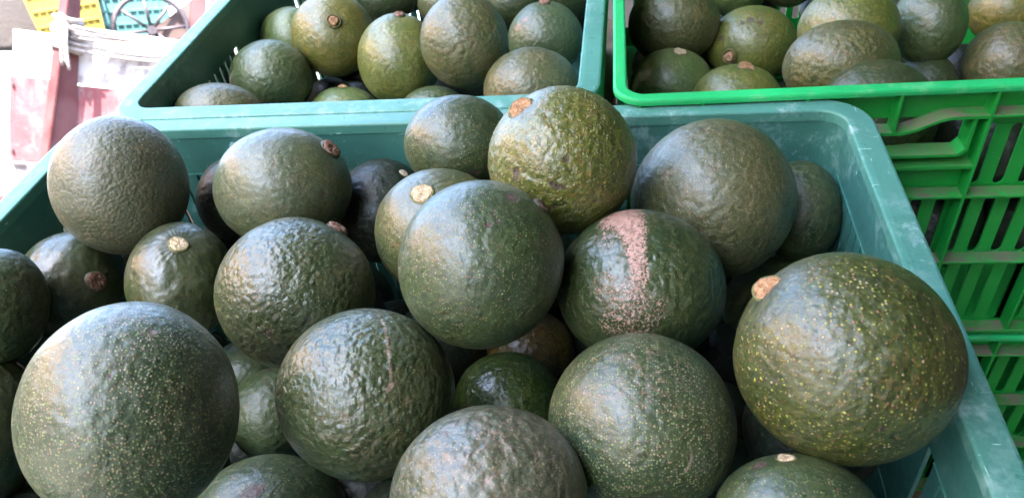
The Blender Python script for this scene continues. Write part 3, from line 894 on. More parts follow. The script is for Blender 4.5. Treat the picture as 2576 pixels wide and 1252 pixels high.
# crate, centre, radius, width and height factor, direction of the stem end, stem end (radius, kind), mesh detail, skin, marks, label
AVOCADOS = [
    ('F', (-0.2006, -0.0817, 0.0082), 0.0444, 0.942, 1.061, (-0.856, -0.041, -0.515), None, 3, 'grey',
     [('net', -0.077, -0.985, -0.155, 0.225, 0.5)],
     'dull grey pebbly avocado perched highest at the left end of the front teal crate'),
    ('F', (-0.2442, -0.1201, -0.0506), 0.037, 0.96, 1.042, (0.87, -0.267, 0.414), (0.0069, 'dark'), 2, 'wrinkly',
     [],
     'shiny purple green avocado with a round dark brown stem end, under the dull grey one'),
    ('F', (-0.2428, -0.1765, -0.0126), 0.0314, 0.862, 1.16, (-0.275, 0.907, -0.32), None, 2, 'dull',
     [],
     'plain dull green avocado cut by the left picture edge, above the biggest left one'),
    ('F', (-0.1508, -0.1306, -0.0344), 0.0355, 0.928, 1.078, (0.38, -0.063, 0.923), (0.0061, 'tan'), 2, 'wrinkly',
     [],
     'avocado facing us with a pale tan stem end and wrinkles round it, left of centre'),
    ('F', (-0.0908, -0.0718, -0.0039), 0.0426, 1.045, 0.957, (0.787, 0.31, 0.533), (0.007, 'brown'), 3, 'smooth',
     [('scab', 0.844, -0.492, 0.213, 0.061, 0.8), ('scab', 0.532, -0.415, 0.738, 0.037, 0.7)],
     'smooth grey green avocado with a brown stem end on its upper right shoulder'),
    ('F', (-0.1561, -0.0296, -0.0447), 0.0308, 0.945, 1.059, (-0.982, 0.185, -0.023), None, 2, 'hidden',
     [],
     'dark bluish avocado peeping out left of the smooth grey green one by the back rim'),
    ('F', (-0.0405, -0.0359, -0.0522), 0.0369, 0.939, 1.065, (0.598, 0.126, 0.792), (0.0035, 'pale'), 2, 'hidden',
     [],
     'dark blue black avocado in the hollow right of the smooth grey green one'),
    ('F', (-0.0552, -0.1588, -0.0167), 0.0452, 1.01, 0.99, (0.496, 0.674, 0.548), (0.0062, 'brown'), 3, 'bumpy',
     [('scab', 0.934, -0.188, 0.303, 0.061, 0.9), ('scab', 0.028, -0.966, 0.258, 0.071, 0.8), ('net', 0.837, 0.217, 0.502, 0.303, 0.35)],
     'coarse bumpy avocado with a raised brown stem knob on its top right, strong sheen'),
    ('F', (0.0232, -0.1063, -0.0144), 0.0405, 1.011, 0.989, (-0.074, -0.26, 0.963), (0.0072, 'tan'), 3, 'smoothdot',
     [],
     'avocado with a pale cream stem end, half hidden behind the dark scabbed one'),
    ('F', (0.0629, -0.1722, 0.0185), 0.0433, 0.995, 1.005, (0.733, 0.446, 0.514), (0.0053, 'dark'), 3, 'dotted2',
     [('scab', 0.436, 0.16, 0.886, 0.095, 1), ('scab', 0.233, -0.355, 0.905, 0.043, 1), ('scab', 0.325, -0.293, 0.899, 0.028, 1), ('scab', 0.279, -0.209, 0.937, 0.024, 0.8), ('scab', -0.874, -0.373, 0.311, 0.066, 0.8), ('net', -0.411, -0.426, 0.806, 0.331, 0.3)],
     'large dark green avocado in the middle with a dark scab near its top'),
    ('F', (0.0251, -0.0342, 0.003), 0.035, 1.056, 0.947, (0.301, 0.635, -0.711), None, 2, 'dotted2',
     [('scab', 0.408, -0.911, -0.064, 0.091, 0.7)],
     'dotted green avocado by the back rim, left of the yellow warty one'),
    ('F', (0.1007, -0.0927, 0.0277), 0.0437, 1.015, 0.985, (-0.472, -0.008, 0.882), (0.0079, 'orange'), 4, 'warty',
     [('scab', -0.49, -0.777, 0.395, 0.053, 1), ('scab', -0.498, -0.803, 0.328, 0.048, 1), ('scab', 0.026, -0.961, 0.276, 0.048, 1), ('scab', -0.036, -0.949, 0.314, 0.043, 1), ('scab', 0.095, -0.961, 0.261, 0.032, 1), ('scab', 0.145, -0.797, 0.586, 0.043, 0.9), ('scab', -0.017, -1.0, 0.005, 0.043, 0.9), ('scab', -0.198, -0.98, 0.028, 0.032, 0.8), ('scab', -0.596, -0.699, 0.394, 0.027, 0.9)],
     'yellow green warty avocado with a big orange brown stem end on top of the heap'),
    ('F', (0.1919, -0.0689, -0.0198), 0.0503, 0.999, 1.001, (-0.202, 0.925, -0.321), None, 3, 'olive',
     [('net', -0.585, -0.453, 0.673, 0.17, 0.5), ('navel', -0.27, -0.929, 0.253, 0.126, 1)],
     'large olive grey avocado by the back right corner of the front crate'),
    ('F', (0.2544, -0.0347, -0.0588), 0.0307, 0.887, 1.128, (-0.354, 0.525, -0.774), None, 2, 'dull',
     [],
     'dull green avocado wedged against the right wall behind the olive grey one'),
    ('F', (0.1454, -0.1512, -0.0176), 0.0453, 1.035, 0.966, (-0.349, 0.243, -0.905), None, 4, 'russet',
     [('russet', -0.141, 0.509, 0.849, 0.195, 1.0), ('russet', -0.203, 0.277, 0.939, 0.293, 1.0), ('russet', -0.12, 0.095, 0.988, 0.215, 1.0), ('russet', -0.073, -0.059, 0.996, 0.176, 1.0), ('russet', -0.055, -0.202, 0.978, 0.146, 1.0), ('russet', -0.036, -0.333, 0.942, 0.127, 0.95), ('russet', -0.017, -0.45, 0.893, 0.117, 0.9), ('russet', -0.003, -0.551, 0.834, 0.117, 0.85), ('russet', -0.017, -0.642, 0.766, 0.137, 0.75), ('russet', -0.072, -0.726, 0.684, 0.176, 0.62), ('russet', -0.142, -0.803, 0.58, 0.293, 0.5), ('russet', -0.071, -0.901, 0.427, 0.366, 0.46), ('russet', -0.21, -0.918, 0.336, 0.293, 0.42), ('russet', 0.116, -0.861, 0.495, 0.244, 0.42), ('russet', -0.353, -0.135, 0.926, 0.195, 0.4), ('russet', -0.329, -0.671, 0.664, 0.244, 0.38)],
     'dark green avocado with a big pinkish scarred patch running down its front'),
    ('F', (0.2405, -0.0745, -0.1117), 0.0362, 1.009, 0.991, (0.455, 0.383, -0.804), None, 2, 'dull',
     [],
     'dark green avocado in shadow left behind the biggest one on the right'),
    ('F', (0.2348, -0.2248, 0.0104), 0.0467, 1.013, 0.987, (-0.717, 0.347, 0.605), (0.0076, 'orange'), 3, 'speckle',
     [('net', -0.611, -0.57, 0.549, 0.092, 1), ('scab', -0.588, -0.576, 0.568, 0.039, 0.9), ('scab', -0.704, -0.625, 0.337, 0.032, 0.9), ('scab', 0.121, -0.979, 0.164, 0.039, 0.8), ('scab', -0.014, -0.96, 0.28, 0.028, 0.7), ('scab', -0.252, -0.295, 0.921, 0.032, 0.8), ('net', -0.283, 0.299, 0.912, 0.177, 0.4)],
     'biggest avocado at the right rim with yellow specks and an orange brown stem end'),
    ('F', (-0.0802, -0.2772, 0.0249), 0.0472, 0.958, 1.044, (-0.23, 0.505, -0.832), None, 3, 'dotted',
     [('net', 0.496, 0.235, 0.836, 0.056, 1), ('scab', 0.347, -0.294, 0.891, 0.031, 0.7), ('net', 0.371, 0.123, 0.92, 0.279, 0.35), ('net', 0.45, -0.698, 0.557, 0.049, 0.6)],
     'biggest avocado in the front left, blue green and covered in pale dots'),
    ('F', (-0.2431, -0.2295, -0.066), 0.0347, 0.78, 1.282, (-0.72, -0.314, -0.619), None, 3, 'wrinkly',
     [],
     'shiny avocado at the bottom left picture corner, behind the biggest dotted one'),
    ('F', (0.0032, -0.2246, -0.0238), 0.0452, 1.018, 0.983, (-0.769, 0.389, -0.508), None, 4, 'bumpy',
     [('vein', 0.155, 0.604, 0.782, 0.025, 0.9), ('vein', 0.197, 0.536, 0.821, 0.025, 0.9), ('vein', 0.234, 0.477, 0.847, 0.025, 0.9), ('vein', 0.266, 0.425, 0.865, 0.025, 0.9), ('vein', 0.297, 0.37, 0.88, 0.025, 0.9), ('vein', 0.327, 0.317, 0.89, 0.025, 0.9), ('vein', 0.354, 0.269, 0.896, 0.025, 1), ('vein', 0.374, 0.224, 0.9, 0.025, 1), ('vein', 0.393, 0.18, 0.902, 0.025, 1), ('vein', 0.41, 0.138, 0.902, 0.025, 1), ('vein', 0.427, 0.092, 0.9, 0.025, 1), ('vein', 0.443, 0.046, 0.895, 0.025, 1), ('vein', 0.458, 0.003, 0.889, 0.025, 1), ('vein', 0.469, -0.039, 0.882, 0.025, 1), ('vein', 0.48, -0.081, 0.873, 0.025, 1), ('vein', 0.49, -0.121, 0.863, 0.023, 1), ('vein', 0.499, -0.16, 0.852, 0.023, 1), ('vein', 0.508, -0.199, 0.838, 0.023, 1), ('vein', 0.516, -0.235, 0.824, 0.023, 0.9), ('vein', 0.526, -0.27, 0.806, 0.023, 0.9), ('vein', 0.536, -0.304, 0.788, 0.023, 0.9), ('vein', 0.545, -0.337, 0.768, 0.025, 1), ('vein', 0.55, -0.369, 0.749, 0.025, 1), ('vein', 0.556, -0.402, 0.727, 0.025, 1), ('vein', 0.561, -0.433, 0.706, 0.031, 1), ('vein', 0.552, -0.456, 0.698, 0.031, 1), ('vein', 0.542, -0.48, 0.69, 0.031, 1), ('vein', 0.533, -0.502, 0.681, 0.025, 0.8), ('vein', 0.818, 0.299, 0.491, 0.019, 0.8), ('vein', 0.828, 0.254, 0.5, 0.019, 0.8), ('vein', 0.837, 0.21, 0.506, 0.019, 0.8), ('vein', 0.844, 0.169, 0.509, 0.019, 0.8), ('vein', 0.769, 0.427, 0.475, 0.019, 0.7), ('net', 0.239, -0.858, 0.454, 0.631, 0.3)],
     'wrinkled green avocado with a thin pale scar line running down from its top'),
    ('F', (-0.0951, -0.1752, -0.1142), 0.0304, 0.985, 1.015, (-0.53, -0.183, -0.828), None, 2, 'dull',
     [],
     'dark bluish avocado in the gap left of the one with the scar line'),
    ('F', (-0.1309, -0.1353, -0.1174), 0.024, 1.067, 0.937, (-0.859, -0.073, -0.507), None, 1, 'dull',
     [],
     'small patch of plain green avocado deep in the gap under the coarse bumpy one'),
    ('F', (-0.0699, -0.2495, -0.1103), 0.0395, 1.143, 0.875, (-0.658, 0.683, -0.317), None, 3, 'dotted2',
     [('scab', 0.146, -0.101, 0.984, 0.123, 1), ('scab', 0.049, -0.197, 0.979, 0.073, 1), ('net', -0.247, -0.062, 0.967, 0.391, 0.5)],
     'avocado cut by the bottom edge with a purple brown sore on top'),
    ('F', (0.0791, -0.2869, -0.0145), 0.0415, 1.051, 0.951, (-0.546, 0.363, -0.755), None, 4, 'pinknet',
     [('net', 0.102, -0.286, 0.953, 0.163, 0.8), ('net', 0.502, 0.135, 0.854, 0.653, 0.5), ('net', -0.075, 0.019, 0.997, 0.408, 0.45), ('vein', 0.266, 0.594, 0.759, 0.023, 0.9), ('vein', 0.268, 0.524, 0.808, 0.023, 0.9), ('vein', 0.268, 0.46, 0.847, 0.023, 0.9), ('vein', 0.266, 0.402, 0.876, 0.023, 0.9), ('vein', 0.249, 0.353, 0.902, 0.023, 0.9), ('vein', 0.23, 0.306, 0.924, 0.023, 0.9), ('vein', 0.212, 0.262, 0.942, 0.023, 0.8), ('vein', 0.378, 0.196, 0.905, 0.02, 0.7)],
     'pinkish grey avocado at the bottom edge with a fine net of pale scars'),
    ('F', (0.1455, -0.238, -0.0244), 0.044, 1.023, 0.978, (0.013, 0.347, -0.938), None, 4, 'dotted',
     [('vein', 0.441, -0.684, 0.581, 0.021, 0.8), ('vein', 0.444, -0.702, 0.557, 0.021, 0.8), ('vein', 0.448, -0.719, 0.531, 0.021, 0.8), ('vein', 0.452, -0.735, 0.505, 0.021, 0.9), ('vein', 0.445, -0.754, 0.483, 0.021, 0.9), ('vein', 0.437, -0.773, 0.459, 0.021, 0.9), ('vein', 0.43, -0.791, 0.435, 0.021, 0.9), ('vein', 0.417, -0.807, 0.419, 0.021, 0.9), ('vein', 0.403, -0.822, 0.402, 0.021, 0.9), ('vein', 0.39, -0.837, 0.385, 0.021, 0.8), ('net', -0.093, -0.145, 0.985, 0.511, 0.45)],
     'round avocado full of pale pink dots, below the one with the big pinkish patch'),
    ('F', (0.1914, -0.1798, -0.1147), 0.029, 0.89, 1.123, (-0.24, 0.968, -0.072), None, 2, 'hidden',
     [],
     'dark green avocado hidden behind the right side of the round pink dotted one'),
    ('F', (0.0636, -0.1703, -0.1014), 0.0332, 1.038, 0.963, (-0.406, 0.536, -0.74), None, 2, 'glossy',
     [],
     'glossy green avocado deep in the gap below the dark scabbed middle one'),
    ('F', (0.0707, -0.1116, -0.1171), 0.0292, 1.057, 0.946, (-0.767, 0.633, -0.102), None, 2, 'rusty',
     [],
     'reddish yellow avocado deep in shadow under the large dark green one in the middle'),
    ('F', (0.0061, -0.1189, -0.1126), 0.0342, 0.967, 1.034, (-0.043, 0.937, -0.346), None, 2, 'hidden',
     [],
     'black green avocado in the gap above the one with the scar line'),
    ('F', (0.2111, -0.2837, -0.0293), 0.0318, 1.113, 0.898, (-0.141, 0.604, 0.784), (0.0042, 'tan'), 3, 'dotted2',
     [('scab', -0.455, 0.477, 0.752, 0.101, 1)],
     'avocado at the bottom edge with a tan stem end beside a brown scar'),
    ('B', (-0.2258, 0.0971, -0.0473), 0.0344, 1.167, 0.857, (0.024, 0.839, -0.543), None, 2, 'olive',
     [],
     'low grey green avocado in the front left corner of the back teal crate'),
    ('B', (-0.2165, 0.1933, -0.0628), 0.0389, 1.043, 0.959, (-0.265, 0.891, -0.368), None, 2, 'smooth2',
     [],
     'smooth blue green avocado touching the left wall of the back teal crate'),
    ('B', (-0.2277, 0.2906, -0.0671), 0.0341, 1.042, 0.96, (-0.174, 0.878, 0.447), None, 1, 'pale',
     [],
     'pale green avocado against the left wall behind the one with the round stem knob'),
    ('B', (-0.1654, 0.2532, -0.0483), 0.0423, 1.0, 1.0, (0.375, -0.66, 0.651), (0.0072, 'stub'), 2, 'golden',
     [],
     'golden green avocado facing us with a round tan stem knob'),
    ('B', (-0.0897, 0.2197, -0.0622), 0.0429, 0.962, 1.039, (0.15, 0.24, 0.959), (0.0054, 'brown'), 2, 'yellowish',
     [],
     'yellow green egg shaped avocado with a small brown tip, back teal crate'),
    ('B', (-0.0144, 0.1947, -0.0334), 0.0426, 0.967, 1.035, (-0.819, 0.574, 0.007), None, 2, 'brownish',
     [('net', 0.395, -0.853, 0.341, 0.518, 0.45)],
     'tall brownish green avocado in the middle of the back teal crate'),
    ('B', (-0.1499, 0.1879, -0.1121), 0.0379, 1.059, 0.944, (0.018, 0.412, 0.911), (0.0049, 'orange'), 1, 'pale',
     [('net', 0.41, -0.067, 0.91, 0.322, 0.6)],
     "pale green avocado low behind the back teal crate's rim, orange fleck on top"),
    ('B', (-0.1837, 0.2445, -0.1183), 0.0249, 1.061, 0.942, (-0.749, 0.57, 0.339), None, 1, 'hidden',
     [],
     'black shadowed avocado deep below the golden green one'),
    ('B', (-0.0504, 0.1646, -0.1015), 0.0358, 1.049, 0.954, (-0.575, 0.281, -0.768), None, 1, 'smooth2',
     [],
     'low green avocado at the rim right under the tall brownish one'),
    ('B', (0.0503, 0.1554, -0.0646), 0.0411, 1.071, 0.934, (0.334, 0.493, -0.803), None, 2, 'brownish',
     [('net', -0.444, -0.792, 0.418, 0.615, 0.5)],
     'pinkish grey green avocado in the front right corner of the back teal crate'),
    ('B', (0.0425, 0.349, -0.1111), 0.0419, 1.022, 0.979, (0.053, 0.168, 0.984), (0.0062, 'brown'), 1, 'smooth2',
     [('russet', -0.625, -0.493, 0.605, 0.116, 0.8), ('russet', -0.431, -0.447, 0.784, 0.106, 0.8), ('russet', -0.809, -0.448, 0.38, 0.095, 0.7)],
     "green avocado with a pale pink scuff, at the back teal crate's right wall"),
    ('B', (-0.1774, 0.4701, -0.105), 0.0344, 1.186, 0.843, (-0.528, 0.652, -0.544), None, 1, 'dull',
     [],
     'dull dark green avocado at the top picture edge right of the golden green one'),
    ('B', (-0.103, 0.4713, -0.1149), 0.0289, 1.06, 0.943, (-0.476, 0.69, -0.545), None, 1, 'brownish',
     [],
     'small brown avocado at the top picture edge left of the tall brownish one'),
    ('B', (-0.0078, 0.4572, -0.114), 0.0324, 1.15, 0.87, (-0.415, 0.585, -0.697), None, 1, 'dull',
     [],
     'dark green avocado at the top picture edge right of the tall brownish one'),
    ('B', (0.0563, 0.4864, -0.1122), 0.0381, 1.066, 0.938, (-0.062, 0.925, -0.374), None, 1, 'dull',
     [],
     'dark avocado far right in the back teal crate, at the top picture edge'),
    ('B', (-0.159, 0.5315, -0.1155), 0.0316, 1.021, 0.98, (-0.836, 0.236, -0.495), None, 1, 'hidden',
     [],
     'dark avocado at the very back above the yellow green egg shaped one'),
    ('G', (0.184, 0.3114, -0.0813), 0.0441, 1.077, 0.929, (-0.245, 0.747, -0.618), None, 2, 'brownish',
     [],
     'grey brown avocado in the near left of the green crate, touching its left wall'),
    ('G', (0.2665, 0.3132, -0.1102), 0.0428, 1.081, 0.925, (-0.559, -0.823, 0.098), (0.008, 'stub'), 2, 'yellowish',
     [('scab', -0.11, -0.418, 0.902, 0.084, 0.9), ('scab', 0.097, -0.497, 0.862, 0.075, 0.9), ('scab', -0.289, -0.46, 0.84, 0.056, 0.8), ('scab', -0.759, -0.459, 0.462, 0.113, 0.7), ('net', -0.048, -0.611, 0.79, 0.563, 0.55)],
     'green avocado with red brown flecks and a round orange stem knob pointing at us'),
    ('G', (0.1798, 0.2356, -0.1117), 0.0389, 1.069, 0.936, (0.192, 0.073, 0.979), (0.007, 'tan'), 2, 'pale',
     [],
     "green avocado with a flat tan stem end in the green crate's front left corner"),
    ('G', (0.2377, 0.1872, -0.1036), 0.0381, 1.096, 0.913, (0.17, 0.112, 0.979), (0.0073, 'orange'), 2, 'yellowish',
     [],
     "low avocado at the green crate's front rim with a wide tan stem end"),
    ('G', (0.3067, 0.1207, -0.0329), 0.0391, 1.145, 0.873, (-0.165, 0.272, -0.948), None, 2, 'brownish',
     [],
     'large olive brown avocado lying sideways at the front rim of the green crate'),
    ('G', (0.3286, 0.1947, -0.0398), 0.0398, 1.06, 0.943, (0.905, 0.198, -0.378), None, 2, 'yellowish',
     [('net', -0.751, -0.47, 0.464, 0.576, 0.5)],
     'pinkish green avocado right behind the large olive brown one'),
    ('G', (0.4042, 0.2217, -0.0502), 0.0334, 0.896, 1.116, (0.569, 0.602, -0.561), None, 2, 'smooth2',
     [],
     'blue green avocado in the middle of the green crate, right of the pinkish one'),
    ('G', (0.4054, 0.1934, -0.1024), 0.0301, 0.891, 1.123, (0.628, 0.575, -0.524), None, 1, 'dull',
     [],
     'low green avocado at the front rim right of the large olive brown one'),
    ('G', (0.5352, 0.3704, -0.1127), 0.0363, 1.008, 0.992, (0.666, 0.521, -0.534), None, 2, 'golden',
     [('scab', -0.896, -0.391, -0.211, 0.125, 0.5)],
     'yellowish avocado at the right picture edge in the upper corner'),
    ('G', (0.4699, 0.2009, -0.0825), 0.0356, 0.986, 1.014, (-0.123, 0.237, -0.964), None, 2, 'brownish',
     [('net', -0.617, -0.494, 0.612, 0.709, 0.5)],
     'speckled brown avocado at the right picture edge behind the green front rim'),
    ('G', (0.2646, 0.4567, -0.1139), 0.0326, 1.135, 0.881, (0.782, 0.616, -0.092), None, 1, 'pale',
     [],
     'pale green avocado at the top picture edge between the grey brown and the flecked one'),
    ('G', (0.4563, 0.2477, -0.1196), 0.026, 0.86, 1.163, (0.898, 0.308, -0.314), None, 1, 'hidden',
     [],
     'dark avocado deep in the gap left of the speckled brown one'),
    ('G', (0.3274, 0.471, -0.1133), 0.0289, 1.095, 0.913, (0.009, 0.316, -0.949), None, 1, 'brownish',
     [],
     'brown avocado in the shade at the top picture edge above the flecked one'),
    ('G', (0.3972, 0.2338, -0.1282), 0.0194, 0.861, 1.162, (0.157, 0.756, -0.636), None, 1, 'dull',
     [],
     'green avocado low behind the front rim, tucked under its neighbour'),
]
GROUPS = {'F': 'avocados heaped in the front teal crate', 'B': 'avocados in the back teal crate', 'G': 'avocados in the green crate'}
for i, (cr, pos, r, ex, ey, ax, stem, det, look, marks, label) in enumerate(AVOCADOS):
    avocado(i, pos, r, ex, ey, ax, stem, det, look, marks, label, GROUPS[cr])

# fruit lower in the green crates, seen through handle and slots
FRONT_ROW = []
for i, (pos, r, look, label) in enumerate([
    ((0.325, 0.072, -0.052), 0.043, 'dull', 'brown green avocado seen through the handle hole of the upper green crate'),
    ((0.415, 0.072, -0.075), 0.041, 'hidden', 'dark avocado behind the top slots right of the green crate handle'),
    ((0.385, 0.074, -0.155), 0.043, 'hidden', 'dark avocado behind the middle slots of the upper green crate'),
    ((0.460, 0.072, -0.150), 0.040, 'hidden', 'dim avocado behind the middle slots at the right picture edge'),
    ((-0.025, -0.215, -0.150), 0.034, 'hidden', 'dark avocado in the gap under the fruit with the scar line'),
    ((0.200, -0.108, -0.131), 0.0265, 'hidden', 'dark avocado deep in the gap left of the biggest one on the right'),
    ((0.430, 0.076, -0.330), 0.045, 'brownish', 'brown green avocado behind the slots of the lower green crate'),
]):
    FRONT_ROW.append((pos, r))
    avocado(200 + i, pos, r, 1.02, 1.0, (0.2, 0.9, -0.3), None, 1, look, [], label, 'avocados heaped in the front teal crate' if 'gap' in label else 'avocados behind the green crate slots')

# the rest of each heap, under the fruit one sees: only slivers of these show in the gaps
KEEP = {1: [0, 1, 2, 4, 8, 9, 11, 13, 15, 17, 18, 19, 20, 21, 23, 26, 29, 30, 32, 33, 34, 36, 37, 38, 39, 40, 42, 45, 49, 51, 52, 53, 54, 55, 56, 57, 59],
        2: [0, 1, 2, 4, 5, 7, 8, 10, 11, 12, 14, 17, 22, 23, 24, 25, 26, 28, 30, 31, 33],
        3: [0, 1, 2, 3, 4, 7, 8, 9, 10, 11, 12, 13, 15, 17, 18, 19, 20, 21, 22, 23, 24, 25, 26, 27, 29, 30, 31]}    # the ones no gap shows are left out


def fill(box_, count, seed, label, group):
    rng = np.random.default_rng(seed)
    done = [(np.array(p), q) for (c_, p, q, *_r) in AVOCADOS] + [(np.array(p), q) for p, q in FRONT_ROW]
    bx = np.array(box_)
    placed = 0
    for _ in range(9000):
        if placed >= count:
            break
        q = rng.uniform(0.028, 0.042)
        p = rng.uniform(bx[0] + q, bx[1] - q)
        if all(np.linalg.norm(p - a_) > (q + b_) * 0.94 for a_, b_ in done):
            done.append((p, q))
            d_ = rng.normal(size=3)
            if placed in KEEP[seed]:
                avocado(500 + seed * 100 + placed, tuple(p), q, 1.0, 1.0, tuple(d_), None, 1, 'hidden', [], label, group)
            placed += 1


fill(((-0.28, -0.36, -0.228), (0.28, 0.0, -0.035)), 60, 1, 'dark avocado buried in the heap of the front teal crate', 'buried avocados of the front teal crate')
fill(((-0.258, 0.036, -0.228), (0.10, 0.57, -0.10)), 34, 2, 'dark avocado buried in the heap of the back teal crate', 'buried avocados of the back teal crate')
fill(((0.14, 0.03, -0.225), (0.51, 0.55, -0.11)), 34, 3, 'dark avocado buried in the heap of the green crate', 'buried avocados of the green crate')

# -------------------------------------------------------------- background
S = 4.5 / 2.8
ax_x = Vector((0.78128643, 0.608459, -0.1391731))
ax_y = Vector((-0.61443868, 0.78896458, 0.0))
ax_z = Vector((0.10980265, 0.08551334, 0.99026807))
ORG = Vector((0.1423, -0.5468, 0.9663)) + (Vector((-1.8636801, 2.02896289, 1.01019351)) - Vector((0.1423, -0.54679822, 0.9662823))) * S
TR = Matrix((ax_x, ax_y, ax_z)).transposed().to_4x4()
TR = Matrix.Translation(ORG) @ TR


def tp(x, y, z):
    return (x * S, y * S, z * S)


def worn_paint(name, paint, under, amt):
    k = NT(name)
    co = k.coord(rand=False)
    n = k.noise(k.vec('MULTIPLY', co, (1.0, 1.0, 0.45)), 14, 5, 0.65)
    n2 = k.noise(co, 50, 4, 0.7)
    col = k.mix(k.step(k.noise(co, 5, 3), 0.3, 0.7), paint, tuple(min(1, c * 1.15 + 0.02) for c in paint))
    col = k.mix(k.math('MULTIPLY', k.step(k.math('ADD', n, k.math('MULTIPLY', n2, 0.3)), 0.62, 0.80), amt), col, under)
    k.bump(n2, 0.003)
    return k.set(color=col, rough=0.7, spec=0.12)


red_m = worn_paint('worn_red_paint', (0.105, 0.032, 0.037), (0.13, 0.09, 0.09), 0.6)
white_m = worn_paint('worn_white_paint', (0.27, 0.25, 0.25), (0.10, 0.075, 0.078), 0.7)
maroon_m = worn_paint('worn_maroon_paint', (0.056, 0.015, 0.017), (0.070, 0.030, 0.032), 0.5)
brown_m = worn_paint('bare_brown_board', (0.050, 0.032, 0.030), (0.066, 0.046, 0.043), 0.5)
rope_m = simple('pale_rope', (0.16, 0.14, 0.13), 0.85, 0.3, 60, bump=0.003, bscale=220)
wheel_m = simple('dark_wheel_iron', (0.022, 0.015, 0.02), 0.6, 0.3, 30)

truck = empty('truck_bed', (0, 0, 0), TR)
tag(truck, 'worn red and white truck bed in the sun, corner post wound with rope', 'truck')


def tbox(name, x0, x1, y0, y1, z0, z1, mat, parent=truck, bev=0.006):
    return boxobj(name, (x0 * S, x1 * S, y0 * S, y1 * S, z0 * S, z1 * S), mat, parent, bev)


# side left of the post: white board over red board over pale sill
tbox('upper_board', -0.193, -0.075, 0.012, 0.045, 0.068, 0.222, white_m)
tbox('lower_board', -0.203, -0.075, 0.010, 0.045, -0.238, 0.062, red_m)
tbox('sill', -0.214, -0.06, 0.004, 0.05, -0.36, -0.243, white_m)
tbox('slot_plate', -0.190, -0.150, -0.004, 0.003, -0.254, -0.244, wheel_m, bev=0)
for z in (0.03, -0.20):
    tbox('bolt', -0.1955, -0.190, 0.002, 0.0098, z - 0.008, z + 0.008, wheel_m, bev=0.002)
# tail boards right of the post
tbox('upper_board', 0.000, 0.75, 0.030, 0.055, 0.058, 0.262, white_m)
tbox('lower_board', 0.000, 0.75, 0.027, 0.055, -0.36, 0.052, red_m)
tbox('crossbeam', -0.24, 0.75, 0.02, 0.12, -0.46, -0.365, maroon_m)
tbox('bed_floor', -0.19, 0.75, 0.056, 1.05, -0.36, -0.30, brown_m)
# the corner post: broad, turned so that one face takes the sun
pm = bmesh.new()
lo, hi = -0.36, 0.52
def post_ring(z):
    t = (z - 0.35) / (-0.5)
    return [(-0.026 - 0.052 * t, -0.055, z), (0.014 - 0.009 * t, 0.020, z), (-0.020 - 0.02 * t, 0.075, z), (-0.056 - 0.049 * t, 0.000, z)]
ra = [pm.verts.new(tp(*p)) for p in post_ring(lo)]
rb = [pm.verts.new(tp(*p)) for p in post_ring(hi)]
pm.faces.new(ra[::-1])
pm.faces.new(rb)
for i in range(4):
    pm.faces.new((ra[i], ra[(i + 1) % 4], rb[(i + 1) % 4], rb[i]))
bmesh.ops.bevel(pm, geom=pm.edges[:], offset=0.006, segments=2, affect='EDGES')
bm_obj('corner_post', pm, maroon_m, truck)
# far board with the sloping top edge, and the plank beside it
bm = bmesh.new()
extrude_poly(bm, [tp(0.262, 0.0, 0)[0:1] + (0.20 * S,), (0.262 * S, 0.305 * S), (0.406 * S, 0.452 * S), (0.406 * S, 0.20 * S)], 'y', 0.27 * S, 0.30 * S)
bm_obj('sloping_board', bm, brown_m, truck)
tbox('plank', 0.408, 0.468, 0.262, 0.30, 0.05, 0.62, maroon_m)
tbox('plank', 0.474, 0.56, 0.262, 0.30, 0.05, 0.62, red_m)

# rope wound round the post and led along the tail board
rope = empty('rope', tp(-0.03, -0.06, 0.17), TR)
tag(rope, 'pale rope tied round the truck post, its strands sagging along the board', 'rope')
off = Vector(tp(-0.03, -0.06, 0.17))
def rp(p):
    return Vector(tp(*p)) - off
strands = [((-0.013, -0.055, 0.252), (0.176, 0.0, 0.246), (0.75, 0.0, 0.33)), ((-0.017, -0.057, 0.214), (0.171, -0.004, 0.222), (0.75, 0.0, 0.36)),
           ((-0.017, -0.057, 0.228), (0.171, 0.004, 0.233), (0.75, 0.006, 0.345)),
           ((-0.022, -0.058, 0.196), (0.152, 0.002, 0.185), (0.75, 0.0, 0.30)), ((-0.022, -0.058, 0.175), (0.152, 0.004, 0.167), (0.75, 0.004, 0.25)),
           ((-0.018, -0.056, 0.240), (0.165, -0.002, 0.236), (0.75, 0.0, 0.36))]
for a, b, c in strands:
    A, B, Cc = Vector(a), Vector(b), Vector(c)
    ctrl = [A]
    pts = []
    for q in range(15):
        t = q / 14
        # parabola through the three points
        tb = (B.x - A.x) / (Cc.x - A.x)
        L0 = (t - tb) * (t - 1) / (tb)
        L1 = t * (t - 1) / (tb * (tb - 1))
        L2 = t * (t - tb) / (1 - tb)
        p = A * L0 + B * L1 + Cc * L2
        p.y = A.y + (B.y - A.y) * min(1, t / tb * 1.6)
        pts.append(rp(p))
    bm = bmesh.new()
    tube(bm, pts, 0.0062 * S * random.uniform(0.8, 1.1), 8)
    bm_obj('strand', bm, rope_m, rope, smooth=True)
for q in range(9):
    z = 0.176 + 0.0125 * q
    dz = random.uniform(-0.012, 0.012)
    bm = bmesh.new()
    tt = (z - 0.35) / (-0.5)
    c0 = [(-0.062 - 0.049 * tt, -0.004, z - dz), (-0.026 - 0.052 * tt, -0.062, z + dz * 0.3), (0.019 - 0.009 * tt, 0.016, z + dz), (-0.020 - 0.02 * tt, 0.082, z)]
    tube(bm, [rp(p) for p in c0], 0.0085 * S, 8, closed=True)
    bm_obj('winding', bm, rope_m, rope, smooth=True)
